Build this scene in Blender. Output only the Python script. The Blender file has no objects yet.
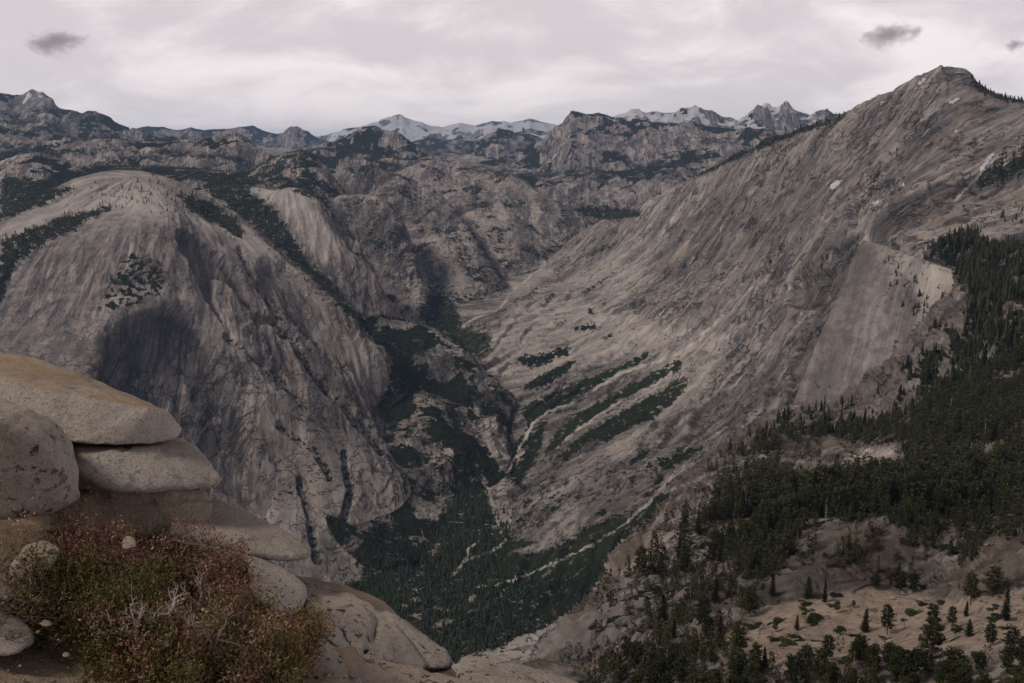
LAND_CAT = {'valley': 'valley', 'dome': 'granite dome', 'mountain': 'mountain', 'hill': 'hill', 'snowy_mountain': 'mountain'}
LAND_LABELS = ['dark wooded floor of the deep canyon with a pale creek bed', 'huge bald granite dome with an arched cliff left of the canyon',
 'smaller round granite dome with a sheer right side behind the arched dome', 'grey cliff buttress just right of the smaller round dome', 'shadowed cliff buttress dropping to the upper canyon, second right of the dome',
 'broad dark bluff of bare rock closing the upper canyon', 'low dark rocky spur left of the narrow inner gorge', 'long pale slab mountain sloping up right of the canyon to the highest summit',
 'dark rocky ridge below the high summit at the right edge', 'steep grey quarter dome with a sheer slab standing out of the forest', 'forested shoulder with a sandy terrace right of the canyon',
 'low rocky knob behind the left flank of the big dome', 'dark wooded plateau just behind the top of the big dome', 'rolling granite hills with scattered woods under the left horizon', 'dark wooded hill behind the smaller round dome',
 'bare double-topped dome under the snow at the centre of the horizon', 'sharp-horned granite mountain with a stepped right shoulder', 'flat wooded granite benches below the sharp-horned mountain', 'jagged snow-streaked peaks left of the highest summit',
 'blocky flat-topped peak with snow streaks on the left horizon', 'reddish rounded mountain left of the sharp-horned mountain', 'distant dark blue wooded hill below the snow peaks', 'faint blue distant range between the left peak and the centre', 'far snow-covered range fading into cloud']
CLOUD_D, CLOUD_L, CLOUD_H, ZENITH_DIM = (5.4, 4.8, 4.8), (7.6, 6.8, 6.7), (6.2, 5.6, 5.55), (1.25, 1.12, 1.12)
SUN_E, EXPO, HAZE, DENOISE, CLOUDS = 1.5, 0.46, 1.5e-5, True, True
import bpy, bmesh, math, random, os
import numpy as np
from mathutils import Vector
random.seed(7); RNG = np.random.default_rng(7)
C = bpy.context.scene.collection
F32 = np.float32
# ------------------------------------------------------------------ camera numbers
FPX, PITCH = 1010.0, math.radians(11.0)
CP, SP = math.cos(PITCH), math.sin(PITCH)
def ray(u, v):                       # photo position -> (x, z) per metre of depth
    yc = (341.5 - v) / FPX
    fwd = CP + yc * SP
    return ((u - 512.0) / FPX) / fwd, (yc * CP - SP) / fwd
def P(u, v, y):                      # surveyed point: sight line and depth
    t, s = ray(u, v)
    return (t * y, y, s * y)
def proj(x, y, z):
    d = y * CP - z * SP
    return 512 + FPX * x / d, 341.5 - FPX * (z * CP + y * SP) / d
# ------------------------------------------------------------------ noise
def _h(ix, iy, iz, seed):
    h = (ix * np.int32(374761393) + iy * np.int32(668265263) + iz * np.int32(2147483647 // 7) + np.int32(seed * 974711 % 2**31))
    h = (h ^ (h >> 13)) * np.int32(1274126177)
    return h ^ (h >> 16)
def noise2(x, y, seed=0):
    x = np.asarray(x, F32); y = np.asarray(y, F32)
    xf = np.floor(x); yf = np.floor(y)
    ix = xf.astype(np.int32); iy = yf.astype(np.int32)
    fx = x - xf; fy = y - yf
    ux = fx * fx * fx * (fx * (fx * 6 - 15) + 10); uy = fy * fy * fy * (fy * (fy * 6 - 15) + 10)
    def g(dx, dy):
        a = (_h(ix + dx, iy + dy, np.int32(0), seed) & 1023).astype(F32) * F32(2 * math.pi / 1024)
        return np.cos(a) * (fx - dx) + np.sin(a) * (fy - dy)
    a, b, c, d = g(0, 0), g(1, 0), g(0, 1), g(1, 1)
    p = a + ux * (b - a); q = c + ux * (d - c)
    return (p + uy * (q - p)) * F32(1.4)
def noise3(x, y, z, seed=0):
    x = np.asarray(x, F32); y = np.asarray(y, F32); z = np.asarray(z, F32)
    xf = np.floor(x); yf = np.floor(y); zf = np.floor(z)
    ix = xf.astype(np.int32); iy = yf.astype(np.int32); iz = zf.astype(np.int32)
    fx = x - xf; fy = y - yf; fz = z - zf
    s = lambda f: f * f * f * (f * (f * 6 - 15) + 10)
    ux, uy, uz = s(fx), s(fy), s(fz)
    def g(dx, dy, dz):
        h = _h(ix + dx, iy + dy, iz + dz, seed)
        gx = ((h & 255).astype(F32) - 127.5) / 127.5
        gy = (((h >> 8) & 255).astype(F32) - 127.5) / 127.5
        gz = (((h >> 16) & 255).astype(F32) - 127.5) / 127.5
        return gx * (fx - dx) + gy * (fy - dy) + gz * (fz - dz)
    def lerp(a, b, t): return a + t * (b - a)
    x0 = lerp(lerp(g(0,0,0), g(1,0,0), ux), lerp(g(0,1,0), g(1,1,0), ux), uy)
    x1 = lerp(lerp(g(0,0,1), g(1,0,1), ux), lerp(g(0,1,1), g(1,1,1), ux), uy)
    return lerp(x0, x1, uz) * F32(1.3)
np.seterr(over='ignore')
def fbm2(x, y, n, seed=0, gain=.5, ridged=False):
    out = 0; a = 1.0
    for k in range(n):
        v = noise2(x * 2.03**k + 13.7 * k, y * 2.03**k - 7.1 * k, seed + k)
        if ridged: v = 1 - 2 * np.abs(v)
        out = out + a * v; a *= gain
    return out
def sstep(a, b, x):
    t = np.clip((x - a) / (b - a), 0, 1)
    return t * t * (3 - 2 * t)
# ------------------------------------------------------------------ terrain bodies, in metres from the viewpoint
# every body: surveyed points (u, v, depth[, 'r' for a crest, which falls away behind]) or ('w', x, y, z)
class Body:
    def __init__(s, name, pts, d0=450, k=1.2, back=.07, drop=.7, lam=1e-4):
        p = []
        for q in pts:
            if q[0] == 'w': p.append(q[1:]); continue
            a = P(*q[:3]); p.append(a)
            if len(q) > 3:
                bb = back if q[3] == 'r' else float(q[3])
                f = 1 + bb; p.append((a[0] * f, a[1] * f, a[2] - drop * a[1] * bb))
        p = np.array(p, float)
        s.name, s.xy, s.d0, s.k = name, p[:, :2], d0, k
        n = len(p); A = np.zeros((n + 3, n + 3))
        d = np.linalg.norm((s.xy[:, None] - s.xy[None]) / 1000, axis=2)
        A[:n, :n] = np.where(d > 0, d * d * np.log(d + 1e-12), 0) + lam * np.eye(n)
        A[:n, n] = A[n, :n] = 1
        A[:n, n+1:] = s.xy / 1000; A[n+1:, :n] = s.xy.T / 1000
        s.w = np.linalg.solve(A, np.concatenate([p[:, 2], np.zeros(3)])).astype(F32)
        s.lo, s.hi = s.xy.min(0) - 1500, s.xy.max(0) + 1500
        s.yr = (s.xy[:, 1].min(), s.xy[:, 1].max())
    def __call__(s, x, y):
        z = np.full(x.shape, -6000, F32)
        m = (x > s.lo[0]) & (x < s.hi[0]) & (y > s.lo[1]) & (y < s.hi[1])
        X = (x[m] / 1000).astype(F32); Y = (y[m] / 1000).astype(F32)
        if not X.size: return z
        n = len(s.xy); o = s.w[n] + s.w[n+1] * X + s.w[n+2] * Y
        dm = np.full(X.shape, 1e9, F32)
        for i in range(n):
            r2 = (X - F32(s.xy[i, 0] / 1000))**2 + (Y - F32(s.xy[i, 1] / 1000))**2
            np.minimum(dm, r2, out=dm)
            o += s.w[i] * (F32(.5) * r2 * np.log(r2 + F32(1e-9)))
        o -= s.k * np.maximum(0, np.sqrt(dm) * 1000 - s.d0)
        if getattr(s, 'wall', None): o -= 5 * np.maximum(0, s.wall - X * 1000)
        z[m] = o
        return z
class Ridge:            # a range known by its skyline: crest line, front slope, back slope
    def __init__(s, name, pts, front=.35, backs=.5, soft=120, rough=60, scale=900, seed=0):
        p = np.array([(ray(u, v)[0], y, ray(u, v)[1] * y) for u, v, y in pts]); p = p[np.argsort(p[:, 0])]
        s.name, s.p, s.f, s.b, s.soft, s.rough, s.sc, s.seed = name, p, front, backs, soft, rough, scale, seed
    def __call__(s, x, y):
        t = x / y
        yr = np.interp(t, s.p[:, 0], s.p[:, 1]); zr = np.interp(t, s.p[:, 0], s.p[:, 2])
        d = y - yr; a = np.sqrt(d * d + s.soft**2) - s.soft
        z = zr - np.where(d < 0, s.f, s.b) * a - 1.2 * np.maximum(0, a - np.maximum(900, .14 * yr))
        w = np.minimum(1, np.abs(d) / (4 * s.soft) + .12)
        m = (z > -1600) & (y > 3000)
        n = np.zeros(x.shape, F32)
        n[m] = fbm2(x[m] / s.sc, y[m] / s.sc, 4, s.seed, .45, True) - .5
        z = z + s.rough * n * w
        out = np.maximum(s.p[0, 0] - t, t - s.p[-1, 0])
        return (z - 2.0 * np.maximum(0, out) * y).astype(F32)
R_ = 'r'
bodies = []
# the big pale dome left of the canyon
bodies.append(Body('dome', [
 (-140,235,3900),(-60,222,3950),(0,219,3950,R_),(25,205,4100,R_),(51,192,4250,R_),(79,178,4400,R_),(105,174,4550,R_),(130,172,4600,R_),(155,174,4650,R_),(180,184,4700,R_),
 (208,199,4700,R_),(236,214,4650,R_),(262,236,4550,R_),(290,264,4450,R_),(325,290,4300,R_),(350,318,4220,R_),(372,341,4130,R_),(386,362,4050,R_),(384,397,3900,.05),
 (60,208,4150),(110,195,4300),(160,195,4350),(210,218,4500),(120,215,4080),(175,213,4200),(90,228,3980),(150,232,3950),(200,236,4150),(235,245,4250),
 (20,260,3720),(70,262,3760),(120,262,3800),(170,262,3860),(215,268,3980),(255,275,4080),(290,300,4060),(330,335,3960),
 (-80,300,3450),(0,310,3520),(60,310,3560),(110,306,3610),(165,305,3680),(205,320,3740),(245,345,3730),(290,370,3760),(340,395,3720),
 (0,370,3230),(60,380,3210),(120,390,3240),(180,400,3330),(235,405,3440),(280,420,3470),(330,450,3400),(365,460,3390),(382,440,3650),
 (0,480,2850),(100,500,2820),(180,500,2930),(250,500,3060),(300,505,3100),(345,510,3110),(374,518,3140),(354,549,2950),
 (340,588,2740),(280,590,2680),(200,590,2620),(100,600,2560),(0,620,2400),(-160,600,2350),(-160,420,2950),
 ('w',-1500,5600,-700),('w',-2600,5400,-600)], d0=380))
# the second, rounder dome behind it
bodies.append(Body('dome', [
 (215,188,5500,R_),(240,186,5500,R_),(265,189,5450,R_),(293,190,5350,R_),(312,197,5250,R_),(326,212,5150,R_),(338,235,5050,R_),(352,252,4980,R_),(364,262,4950,R_),(380,288,4880,R_),(395,315,4830,R_),(405,331,4800,R_),
 (255,205,5300),(285,212,5100),(310,232,4950),(330,262,4830),(350,290,4760),(375,318,4720),(388,333,4680),
 (240,225,5150),(270,245,4900),(300,275,4700),(330,305,4560),(360,335,4500),(385,345,4560)], d0=300, back=.06, drop=.9))
# buttresses of the left canyon wall
bodies.append(Body('mountain', [
 (335,203,6700,R_),(360,207,6650,R_),(385,218,6550,R_),(403,232,6350,R_),(415,255,6150,R_),(425,280,5950,R_),(434,305,5750,R_),
 (345,240,6100),(370,255,5950),(395,275,5800),(412,297,5650),(360,285,5600),(385,300,5500),(410,318,5400),(425,312,5480)], d0=300, back=.08, drop=.7))
bodies.append(Body('mountain', [
 (395,188,7900,R_),(430,194,7600,R_),(448,206,7400,R_),(464,223,7150,R_),(476,240,6900,R_),(490,260,6650,R_),(508,287,6350,R_),
 (420,215,7150),(445,235,6850),(465,258,6500),(485,280,6250),(440,262,6350),(425,285,6150),(460,292,6000),(445,312,5750),(475,308,5880)], d0=320, back=.07, drop=.7))
bodies.append(Body('mountain', [
 (380,180,8600,R_),(400,170,8700,R_),(413,164,8700,R_),(432,161,8700,R_),(450,161,8650,R_),(485,169,8500,R_),(519,179,8300,R_),(546,196,8050,R_),(573,210,7850,R_),(594,228,7650,R_),
 (440,180,8300),(480,190,8050),(520,205,7750),(550,222,7550),(578,238,7430),(500,225,7350),(530,245,7150),(555,258,7120),(480,235,7150),(505,260,6800),(525,272,6750),(515,284,6550)], d0=330, back=.07, drop=.6))
# inner gorge, left side
bodies.append(Body('mountain', [
 (392,325,4950),(410,330,4850,.05),(430,334,4760,.05),(452,344,4640,.05),(468,356,4530,.05),(482,368,4430,.05),(498,386,4280,.05),(508,398,4170,.03),
 (390,350,4450),(420,360,4350),(450,380,4220),(480,402,4080),(495,425,3950),(405,400,3950),(440,410,3870),(465,430,3770),(488,455,3660),
 (388,425,3780),(420,445,3630),(450,465,3540),(478,480,3520),(400,480,3420),(430,498,3370),(455,500,3400),(380,500,3280),(405,522,3160),(440,517,3230)], d0=260))
# the long slab mountain right of the canyon
bodies.append(Body('mountain', [
 (1150,130,4100,R_),(1060,110,4000,R_),(1024,102,4000,R_),(1000,97,4050,R_),(976,87,4120,R_),(962,74,4200,R_),(947,70.5,4250,R_),(934,73,4300,R_),(920,78,4380,R_),(897,91,4520,R_),(873,103,4680,R_),(845,116,4900,R_),
 (815,127,5150,R_),(778,139,5500,R_),(740,154,5850,R_),(705,170,6150,R_),(672,188,6450,R_),(645,203,6700,R_),(618,217,7000,R_),(600,228,7150,R_),(585,238,7200,R_),(568,248,7200,.05),
 (960,110,3950),(1010,140,3650),(900,130,4080),(850,150,4350),(800,165,4720),(740,185,5300),(690,215,5800),(640,235,6250),(600,252,6550),(560,268,6750),
 (960,170,3550),(900,180,3650),(850,200,3850),(800,215,4200),(740,245,4700),(690,265,5100),(640,280,5450),(590,290,5750),(545,295,6050),(522,300,6000),
 (870,235,3450),(820,260,3700),(770,290,3950),(720,315,4250),(670,330,4500),(620,340,4730),(570,345,4900),(530,340,5000),(495,340,5000),
 (860,300,3200),(810,320,3400),(760,345,3600),(710,365,3850),(660,380,4050),(610,390,4200),(560,395,4280),(525,400,4220),
 (780,390,3150),(730,405,3350),(680,420,3500),(630,430,3600),(580,440,3680),(535,450,3720),(515,460,3730),
 (720,450,2950),(670,465,3050),(620,475,3150),(570,490,3230),(530,505,3270),(700,500,2650),(650,515,2770),(600,530,2850),(550,550,2880),(640,560,2560),(590,590,2580),
 ('w',1500,2900,-500),('w',1300,2500,-800),('w',900,2300,-1080)], d0=500))
# the dark recess's lower ridge at the right and the quarter dome
bodies.append(Body('mountain', [
 (1100,120,3200,R_),(1024,152,3000,R_),(990,164,2980,R_),(958,178,2960,R_),(925,188,2930,R_),(897,199,2900,R_),(882,214,2880,R_),
 (1024,190,2780),(980,200,2760),(940,212,2740),(908,225,2730),(1024,225,2560),(980,235,2560),(940,245,2560),(905,250,2600)], d0=150, k=3.5, back=.06, drop=1.0))
bodies[-1].wall = 1012
class Facets:           # a faceted crag: the lowest of several planes, each through three surveyed points
    def __init__(s, name, planes, k=26):
        s.name, s.k, s.pl = name, k, []
        for p in planes:
            q = [np.array(P(*a) if a[0] != 'w' else a[1:], float) for a in p]
            n = np.cross(q[1] - q[0], q[2] - q[0]); s.pl.append((-n[0] / n[2], -n[1] / n[2], q[0][2] + (n[0] * q[0][0] + n[1] * q[0][1]) / n[2]))
    def __call__(s, x, y):
        z = None
        for a, b, c in s.pl:
            w = (a * x + b * y + c).astype(F32)
            if z is None: z = w
            else:
                h = np.clip(.5 + .5 * (w - z) / s.k, 0, 1); z = w * (1 - h) + z * h - s.k * h * (1 - h)
        return np.where((y > 1200) & (y < 4200), np.maximum(z, -4000), -6000).astype(F32)
QA, QB, QC_, QS, QR = (864,229,2520), (789,410,2240), (860,400,2085), (897,285,2290), (968,272,2230)
bodies.append(Facets('dome', [
 (QA, QB, QS), (QA, QB, ('w', 569, 2318, -965)), (QA, QS, QR), (QA, QR, ('w', 1010, 2760, -420)), (QS, QC_, (935,352,2010)), (QR, (935,352,2010), ('w', 1080, 2080, -420)), (QR, QS, (935,352,2010))]))
# the shoulder at lower right
bodies.append(Body('hill', [
 (785,415,2060),(765,428,1900,.04),(742,441,1750,.04),(715,460,1580,.04),(700,480,1450,.04),(685,502,1300,.04),(672,519,1180,.05),(655,540,1060,.05),(640,556,990,.05),(620,578,920,.05),(600,600,860,.05),(575,630,790,.05),(545,662,730,.05),(500,700,680,.05),(440,760,620,.05),
 (740,480,1380),(720,510,1180),(700,540,980),(690,570,840),(680,600,740),(670,640,640),(640,660,640),(600,670,680),
 (760,510,950),(750,550,820),(730,590,700),(820,440,1650),(860,447,1380),(830,480,1180),(880,420,1650),(870,405,1950),(930,382,1650),(850,408,2050),(880,380,2050),(912,356,2000),(800,415,2150),('w',800,2320,-720),('w',880,2400,-640),('w',900,2250,-560),(966,280,2180),(945,310,2060),(930,335,1990),(960,330,1700),(1000,290,1950),(1024,240,2480),(990,240,2500),(950,245,2500),(1000,262,2250),
 (905,490,950),(950,450,1120),(1000,500,860),(1024,420,1150),(1080,350,1400),(1080,250,2300),(1120,500,780),
 (780,566,735),(830,590,688),(870,588,688),(920,588,688),('w',205,640,-322),('w',235,640,-320),('w',270,640,-316),(800,548,745),(830,543,745),(870,533,750),(902,529,755),(932,540,742),(965,572,640),(935,257,2330),(960,251,2400),(990,247,2450),
 (744,657,480),(760,620,570),(820,600,580),(877,592,585),(950,600,545),(877,630,525),(820,650,490),(900,683,415),(1000,560,560),(1000,620,450),(1024,660,390),(1100,640,390),(700,683,500),(780,690,430),(620,710,520),
 ('w',0,150,-112),('w',60,60,-46),('w',150,250,-165),('w',0,300,-235),('w',-150,250,-260),('w',-120,500,-420),('w',-300,350,-420),('w',-120,80,-90),('w',60,420,-300),('w',300,150,-100)], d0=200, k=1.3, drop=1.2, lam=2e-5))
# skylines far away
bodies.append(Ridge('hill', [(-200,170,5600),(-60,165,5600),(0,160,5600),(22,153,5600),(45,153,5600),(65,161,5600),(85,172,5500),(110,182,5400)], .45, .6, 90, 30, 400, 3))
bodies.append(Ridge('hill', [(40,176,5900),(68,168,5900),(110,166,6000),(150,167,6000),(190,169,6000),(230,172,5900),(262,182,5700),(300,196,5700)], .35, .25, 150, 22, 500, 5))
bodies.append(Ridge('hill', [(-150,130,8200),(0,128,8200),(60,138,8000),(120,141,8000),(143,143,8000),(165,142,8100),(191,141,8200),(215,138,8200),(236,134,8200),(248,140,8200),(256,147,8100),(273,156,8000),(300,166,7800),(330,176,7600)], .32, .4, 100, 75, 600, 9))
bodies.append(Ridge('hill', [(180,190,6900),(236,178,7000),(262,164,7000),(285,153,7000),(300,150,7000),(314,156,6950),(328,168,6900),(342,190,6800),(380,215,6700)], .42, .4, 110, 45, 450, 11))
bodies.append(Ridge('mountain', [(255,165,10200),(290,152,10300),(310,147,10400),(335,142,10500),(350,134,10600),(362,128,10600),(375,126.5,10600),(385,131,10500),(396,131,10400),(406,136,10300),(420,147,10200),(437,160,10000),(470,172,9800)], .55, .6, 90, 70, 700, 15))
bodies.append(Ridge('mountain', [(400,182,12000),(460,168,12500),(488,162,12800),(522,151,13000),(540,143,13000),(553,134,13000),(563,123,13000),(571,111.5,13000),(577,113,13000),(584,116,13000),(597,117,13000),(615,120,12900),(650,123,12600),(700,127,12300),(760,131,12000),(900,140,12000),(1000,140,12000)], .33, .5, 100, 130, 1000, 19))
bodies.append(Ridge('mountain', [(480,175,9800),(540,178,9700),(600,172,9800),(660,168,9600),(720,158,9500),(800,150,9500),(900,150,9500)], .2, .35, 160, 90, 700, 23))
bodies.append(Ridge('snowy_mountain', [(590,125,15500),(620,115,15500),(645,113,15500),(657,111,15500),(664,113,15500),(671,113,15500),(683,110.5,15500),(695,110,15500),(703,113,15500),(719,117,15500),(738,121,15500),(748,116,15500),(756,111,15500),(761,109,15500),(766,107,15500),(771,110,15500),(778,110.5,15500),(783,106,15500),(786,104,15500),(789,107,15500),(795,113,15500),(810,117,15500),(821,114,15500),(827,110.5,15500),(833,115,15500),(870,120,15500),(1000,130,15500)], .42, .6, 40, 120, 900, 29))
bodies.append(Ridge('mountain', [(-200,110,11500),(-60,100,11500),(0,94.5,11500),(14,97,11500),(24,95,11500),(29,91,11500),(36,91.5,11500),(43,91,11500),(47,95,11500),(51,97,11500),(56,104,11500),(61,108,11500),(72,110,11500),(82,113.5,11500),(90,113,11500),(97,115,11500),(106,119,11500),(113,123,11500),(123,128,11500),(147,136,11300),(180,143,11000),(230,155,10500)], .45, .6, 60, 110, 900, 31))
bodies.append(Ridge('mountain', [(400,165,15500),(455,158,15500),(464,153,15500),(470,146,15500),(478,141,15500),(488,134,15500),(498,128.5,15500),(508,131,15500),(519,135,15500),(530,134,15500),(541,138,15500),(570,152,15500)], .5, .6, 70, 90, 900, 37))
bodies.append(Ridge('hill', [(380,160,19000),(413,141,19500),(430,138,19500),(450,140,19500),(474,142,19500),(500,152,19000)], .2, .3, 200, 60, 1500, 41))
bodies.append(Ridge('mountain', [(60,150,21000),(120,133,21000),(143,128,21000),(164,127,21000),(178,130,21000),(191,127,21000),(205,131,21000),(225,130,21000),(240,127,21000),(253,126,21000),(262,131,21000),(275,134,21000),(283,134,21000),(290,128,21000),(297,127,21000),(305,132,21000),(320,140,21000),(360,150,21000)], .4, .5, 80, 120, 1500, 43))
bodies.append(Ridge('snowy_mountain', [(250,145,26000),(300,138,26500),(325,136,27000),(345,129,27000),(360,127,27000),(375,123,27000),(388,119,27000),(402,118,27000),(415,122,27000),(430,126,27000),(443,127,27000),(460,122,27000),(475,125,27000),(492,121,27000),(510,124,27000),(530,120,27000),(560,126,27000),(620,135,27000)], .45, .6, 80, 165, 2300, 47))
TH = np.array([(1500,-1330),(2450,-1300),(2900,-1262),(3240,-1240),(3500,-1225),(3750,-1200),(3950,-1170),(4200,-1115),(4500,-1075),(4900,-1022),(5250,-960),(5750,-932),(6200,-893),(6600,-858),(7100,-808),(7900,-690),(8800,-575),(10000,-420),(13000,-250),(18000,-100),(30000,100),(60000,200)])
def floor_z(x, y):
    z = np.interp(y, TH[:, 0], TH[:, 1]).astype(F32)
    # the thalweg wanders; ground rises gently away from it
    z = z + F32(9) * fbm2(x / 260, y / 260, 3, 61) + sstep(7500, 10000, y) * 70 * fbm2(x / 900, y / 900, 4, 63, .55)
    return z
ALL = [('valley', floor_z)] + [(b.name, b) for b in bodies]
def H(x, y, want=False):
    best = np.full(x.shape, -9000, F32); idx = np.zeros(x.shape, np.int16)
    for i, (n, f) in enumerate(ALL):
        z = f(x, y).astype(F32)
        if i == 0: z = np.where(y < 2300, z, z)
        k = np.clip(y * .006, 4, 60)                     # soft join
        hh = np.clip(.5 + .5 * (z - best) / k, 0, 1)
        new = best * (1 - hh) + z * hh + k * hh * (1 - hh)
        idx[z > best] = i
        best = new.astype(F32)
    return (best, idx)
# ------------------------------------------------------------------ fan-shaped terrain sheet, finer where the ground is steep
QUICK = os.environ.get('Q') == '1'
NT, NR = (800, 700) if QUICK else (1500, 1450)
tC = np.linspace(-.74, .74, 380); lC = np.linspace(math.log(14), math.log(60000), 620)
TT, LL = np.meshgrid(tC, lC, indexing='ij'); YY = np.exp(LL)
Zc, Ic = H((TT * YY).astype(F32), YY.astype(F32))
vC = proj(TT * YY, YY, Zc)[1]
vis = np.minimum.accumulate(np.maximum(vC, -50), axis=1)
dv = np.maximum(0, -np.diff(vis, axis=1)) + .10 * np.abs(np.diff(np.clip(vC, -80, 760), axis=1)) + .25
dv = np.where(vC[:, :-1] > 760, .12, dv)
dv = np.max(np.stack([np.roll(dv, k, 1) * (.75 ** abs(k)) for k in range(-2, 6)]), axis=0)   # keep samples close just past a crest
ker = np.ones(13) / 13                     # keep neighbouring columns in step
dv = np.apply_along_axis(lambda a: np.convolve(np.pad(a, 6, 'edge'), ker, 'valid'), 0, dv)
cum = np.concatenate([np.zeros((len(tC), 1)), np.cumsum(dv, 1)], 1); cum /= cum[:, -1:]
rows = np.linspace(0, 1, NR)
Lc = np.stack([np.interp(rows, cum[i], lC) for i in range(len(tC))])
tF = np.linspace(-.74, .74, NT)
fi = (tF - tC[0]) / (tC[1] - tC[0]); i0 = np.clip(fi.astype(int), 0, len(tC) - 2); fr = (fi - i0)[:, None]
LF = Lc[i0] * (1 - fr) + Lc[i0 + 1] * fr
Y = np.exp(LF).astype(F32); X = (tF[:, None] * Y).astype(F32)
Z, IDX = H(X, Y)
def normals(X, Y, Z):
    Pn = np.stack([X, Y, Z], -1)
    a = np.gradient(Pn, axis=0); b = np.gradient(Pn, axis=1)
    n = np.cross(a, b); n /= np.linalg.norm(n, axis=-1, keepdims=True) + 1e-9
    n[n[..., 2] < 0] *= -1
    return n.astype(F32)
U, W_ = proj(X, Y, Z)
# --- regions read off the photograph, laid on the ground they show
def inpoly(poly, soft=2.0, jit=0, js=12, seed=0):
    """1 inside, 0 outside, soft edge; distances in units of 1/1010 of the depth, so a region keeps its real size"""
    pts = np.array(poly, F32)
    lo, hi = pts.min(0) - 12 - jit * 2, pts.max(0) + 12 + jit * 2
    m = (U > lo[0]) & (U < hi[0]) & (W_ > lo[1]) & (W_ < hi[1])
    out = np.zeros(U.shape, F32); u, v = U[m].astype(F32), W_[m].astype(F32)
    if not u.size: return out
    if jit:
        xs, ys, zs = X[m] / Y[m] * 1010, np.log(Y[m]) * 1010, Z[m] / Y[m] * 1010
        u = u + jit * (noise3(xs / js, ys / js, zs / js, seed) + .6 * noise3(xs / js * 2.7, ys / js * 2.7, zs / js * 2.7, seed + 1))
        v = v + jit * (noise3(xs / js, ys / js, zs / js, seed + 2) + .6 * noise3(xs / js * 2.7, ys / js * 2.7, zs / js * 2.7, seed + 3))
    ins = np.zeros(u.shape, bool); d2 = np.full(u.shape, 1e9, F32); n = len(pts)
    for i in range(n):
        (x0, y0), (x1, y1) = pts[i], pts[(i + 1) % n]
        ins ^= ((y0 > v) != (y1 > v)) & (u < (x1 - x0) * (v - y0) / (y1 - y0 + 1e-9) + x0)
        dx, dy = x1 - x0, y1 - y0
        t = np.clip(((u - x0) * dx + (v - y0) * dy) / (dx * dx + dy * dy + 1e-9), 0, 1)
        np.minimum(d2, (u - x0 - t * dx)**2 + (v - y0 - t * dy)**2, out=d2)
    d = np.sqrt(d2) * np.where(ins, 1, -1)
    out[m] = sstep(-soft, soft, d)
    return out
def online(line, w, jit=1.0, js=9, seed=0):
    """1 on the line, falling to 0 at width w; also the signed side"""
    pts = np.array(line, F32); lo, hi = pts.min(0) - 3 * w - 6, pts.max(0) + 3 * w + 6
    m = (U > lo[0]) & (U < hi[0]) & (W_ > lo[1]) & (W_ < hi[1])
    out = np.zeros(U.shape, F32); u, v = U[m].astype(F32), W_[m].astype(F32)
    if not u.size: return out
    if jit:
        u = u + jit * noise2(U[m] / js, W_[m] / js, seed); v = v + jit * noise2(U[m] / js, W_[m] / js, seed + 5)
    d2 = np.full(u.shape, 1e9, F32)
    for i in range(len(pts) - 1):
        (x0, y0), (x1, y1) = pts[i], pts[i + 1]; dx, dy = x1 - x0, y1 - y0
        t = np.clip(((u - x0) * dx + (v - y0) * dy) / (dx * dx + dy * dy + 1e-9), 0, 1)
        np.minimum(d2, (u - x0 - t * dx)**2 + (v - y0 - t * dy)**2, out=d2)
    out[m] = 1 - sstep(.45 * w, w, np.sqrt(d2))
    return out
def seen(X, Y, Z, tol=2.5):
    v = np.clip(proj(X, Y, Z)[1], -400, 1500)
    run = np.minimum.accumulate(v, axis=1)
    return v <= run + tol
SEEN = seen(X, Y, Z, 6)
names = [n for n, f in ALL]
B_W, B_W2, B_3, B_4, B_M, B_G, B_C, B_Q2, B_Q, B_S = range(1, 11)
N0 = normals(X, Y, Z); slope = np.arccos(np.clip(N0[..., 2], 0, 1))
# --- flow coordinates: c across the fall line, a along it (metres)
cx = X.copy(); ca = Y.copy()
for b, (u0, v0, y0) in {B_W: (135, 178, 4450), B_W2: (285, 195, 5350), B_3: (350, 205, 6900), B_4: (405, 190, 8000), B_M: (440, 165, 8900), B_G: (385, 340, 4700)}.items():
    m = IDX == b; px, py, _ = P(u0, v0, y0)
    dx, dy = X[m] - px, Y[m] - py; r = np.sqrt(dx * dx + dy * dy) + 1
    cx[m] = np.arctan2(dx, -dy) * (350 + .55 * r); ca[m] = r - Z[m]
p0 = np.array(P(947, 70.5, 4250)); p1 = np.array(P(600, 228, 7150)); cd = (p1 - p0)[:2]; cd /= np.linalg.norm(cd); fd = np.array([-cd[1], cd[0]])
for b in (B_C, B_Q2, B_S, 0):
    m = IDX == b; cx[m] = X[m] * cd[0] + Y[m] * cd[1]; ca[m] = (X[m] * fd[0] + Y[m] * fd[1]) * .8 - Z[m] * .6
m = IDX == B_Q; cx[m] = X[m] * .85 - Y[m] * .5; ca[m] = -Z[m] + .3 * Y[m]
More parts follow.
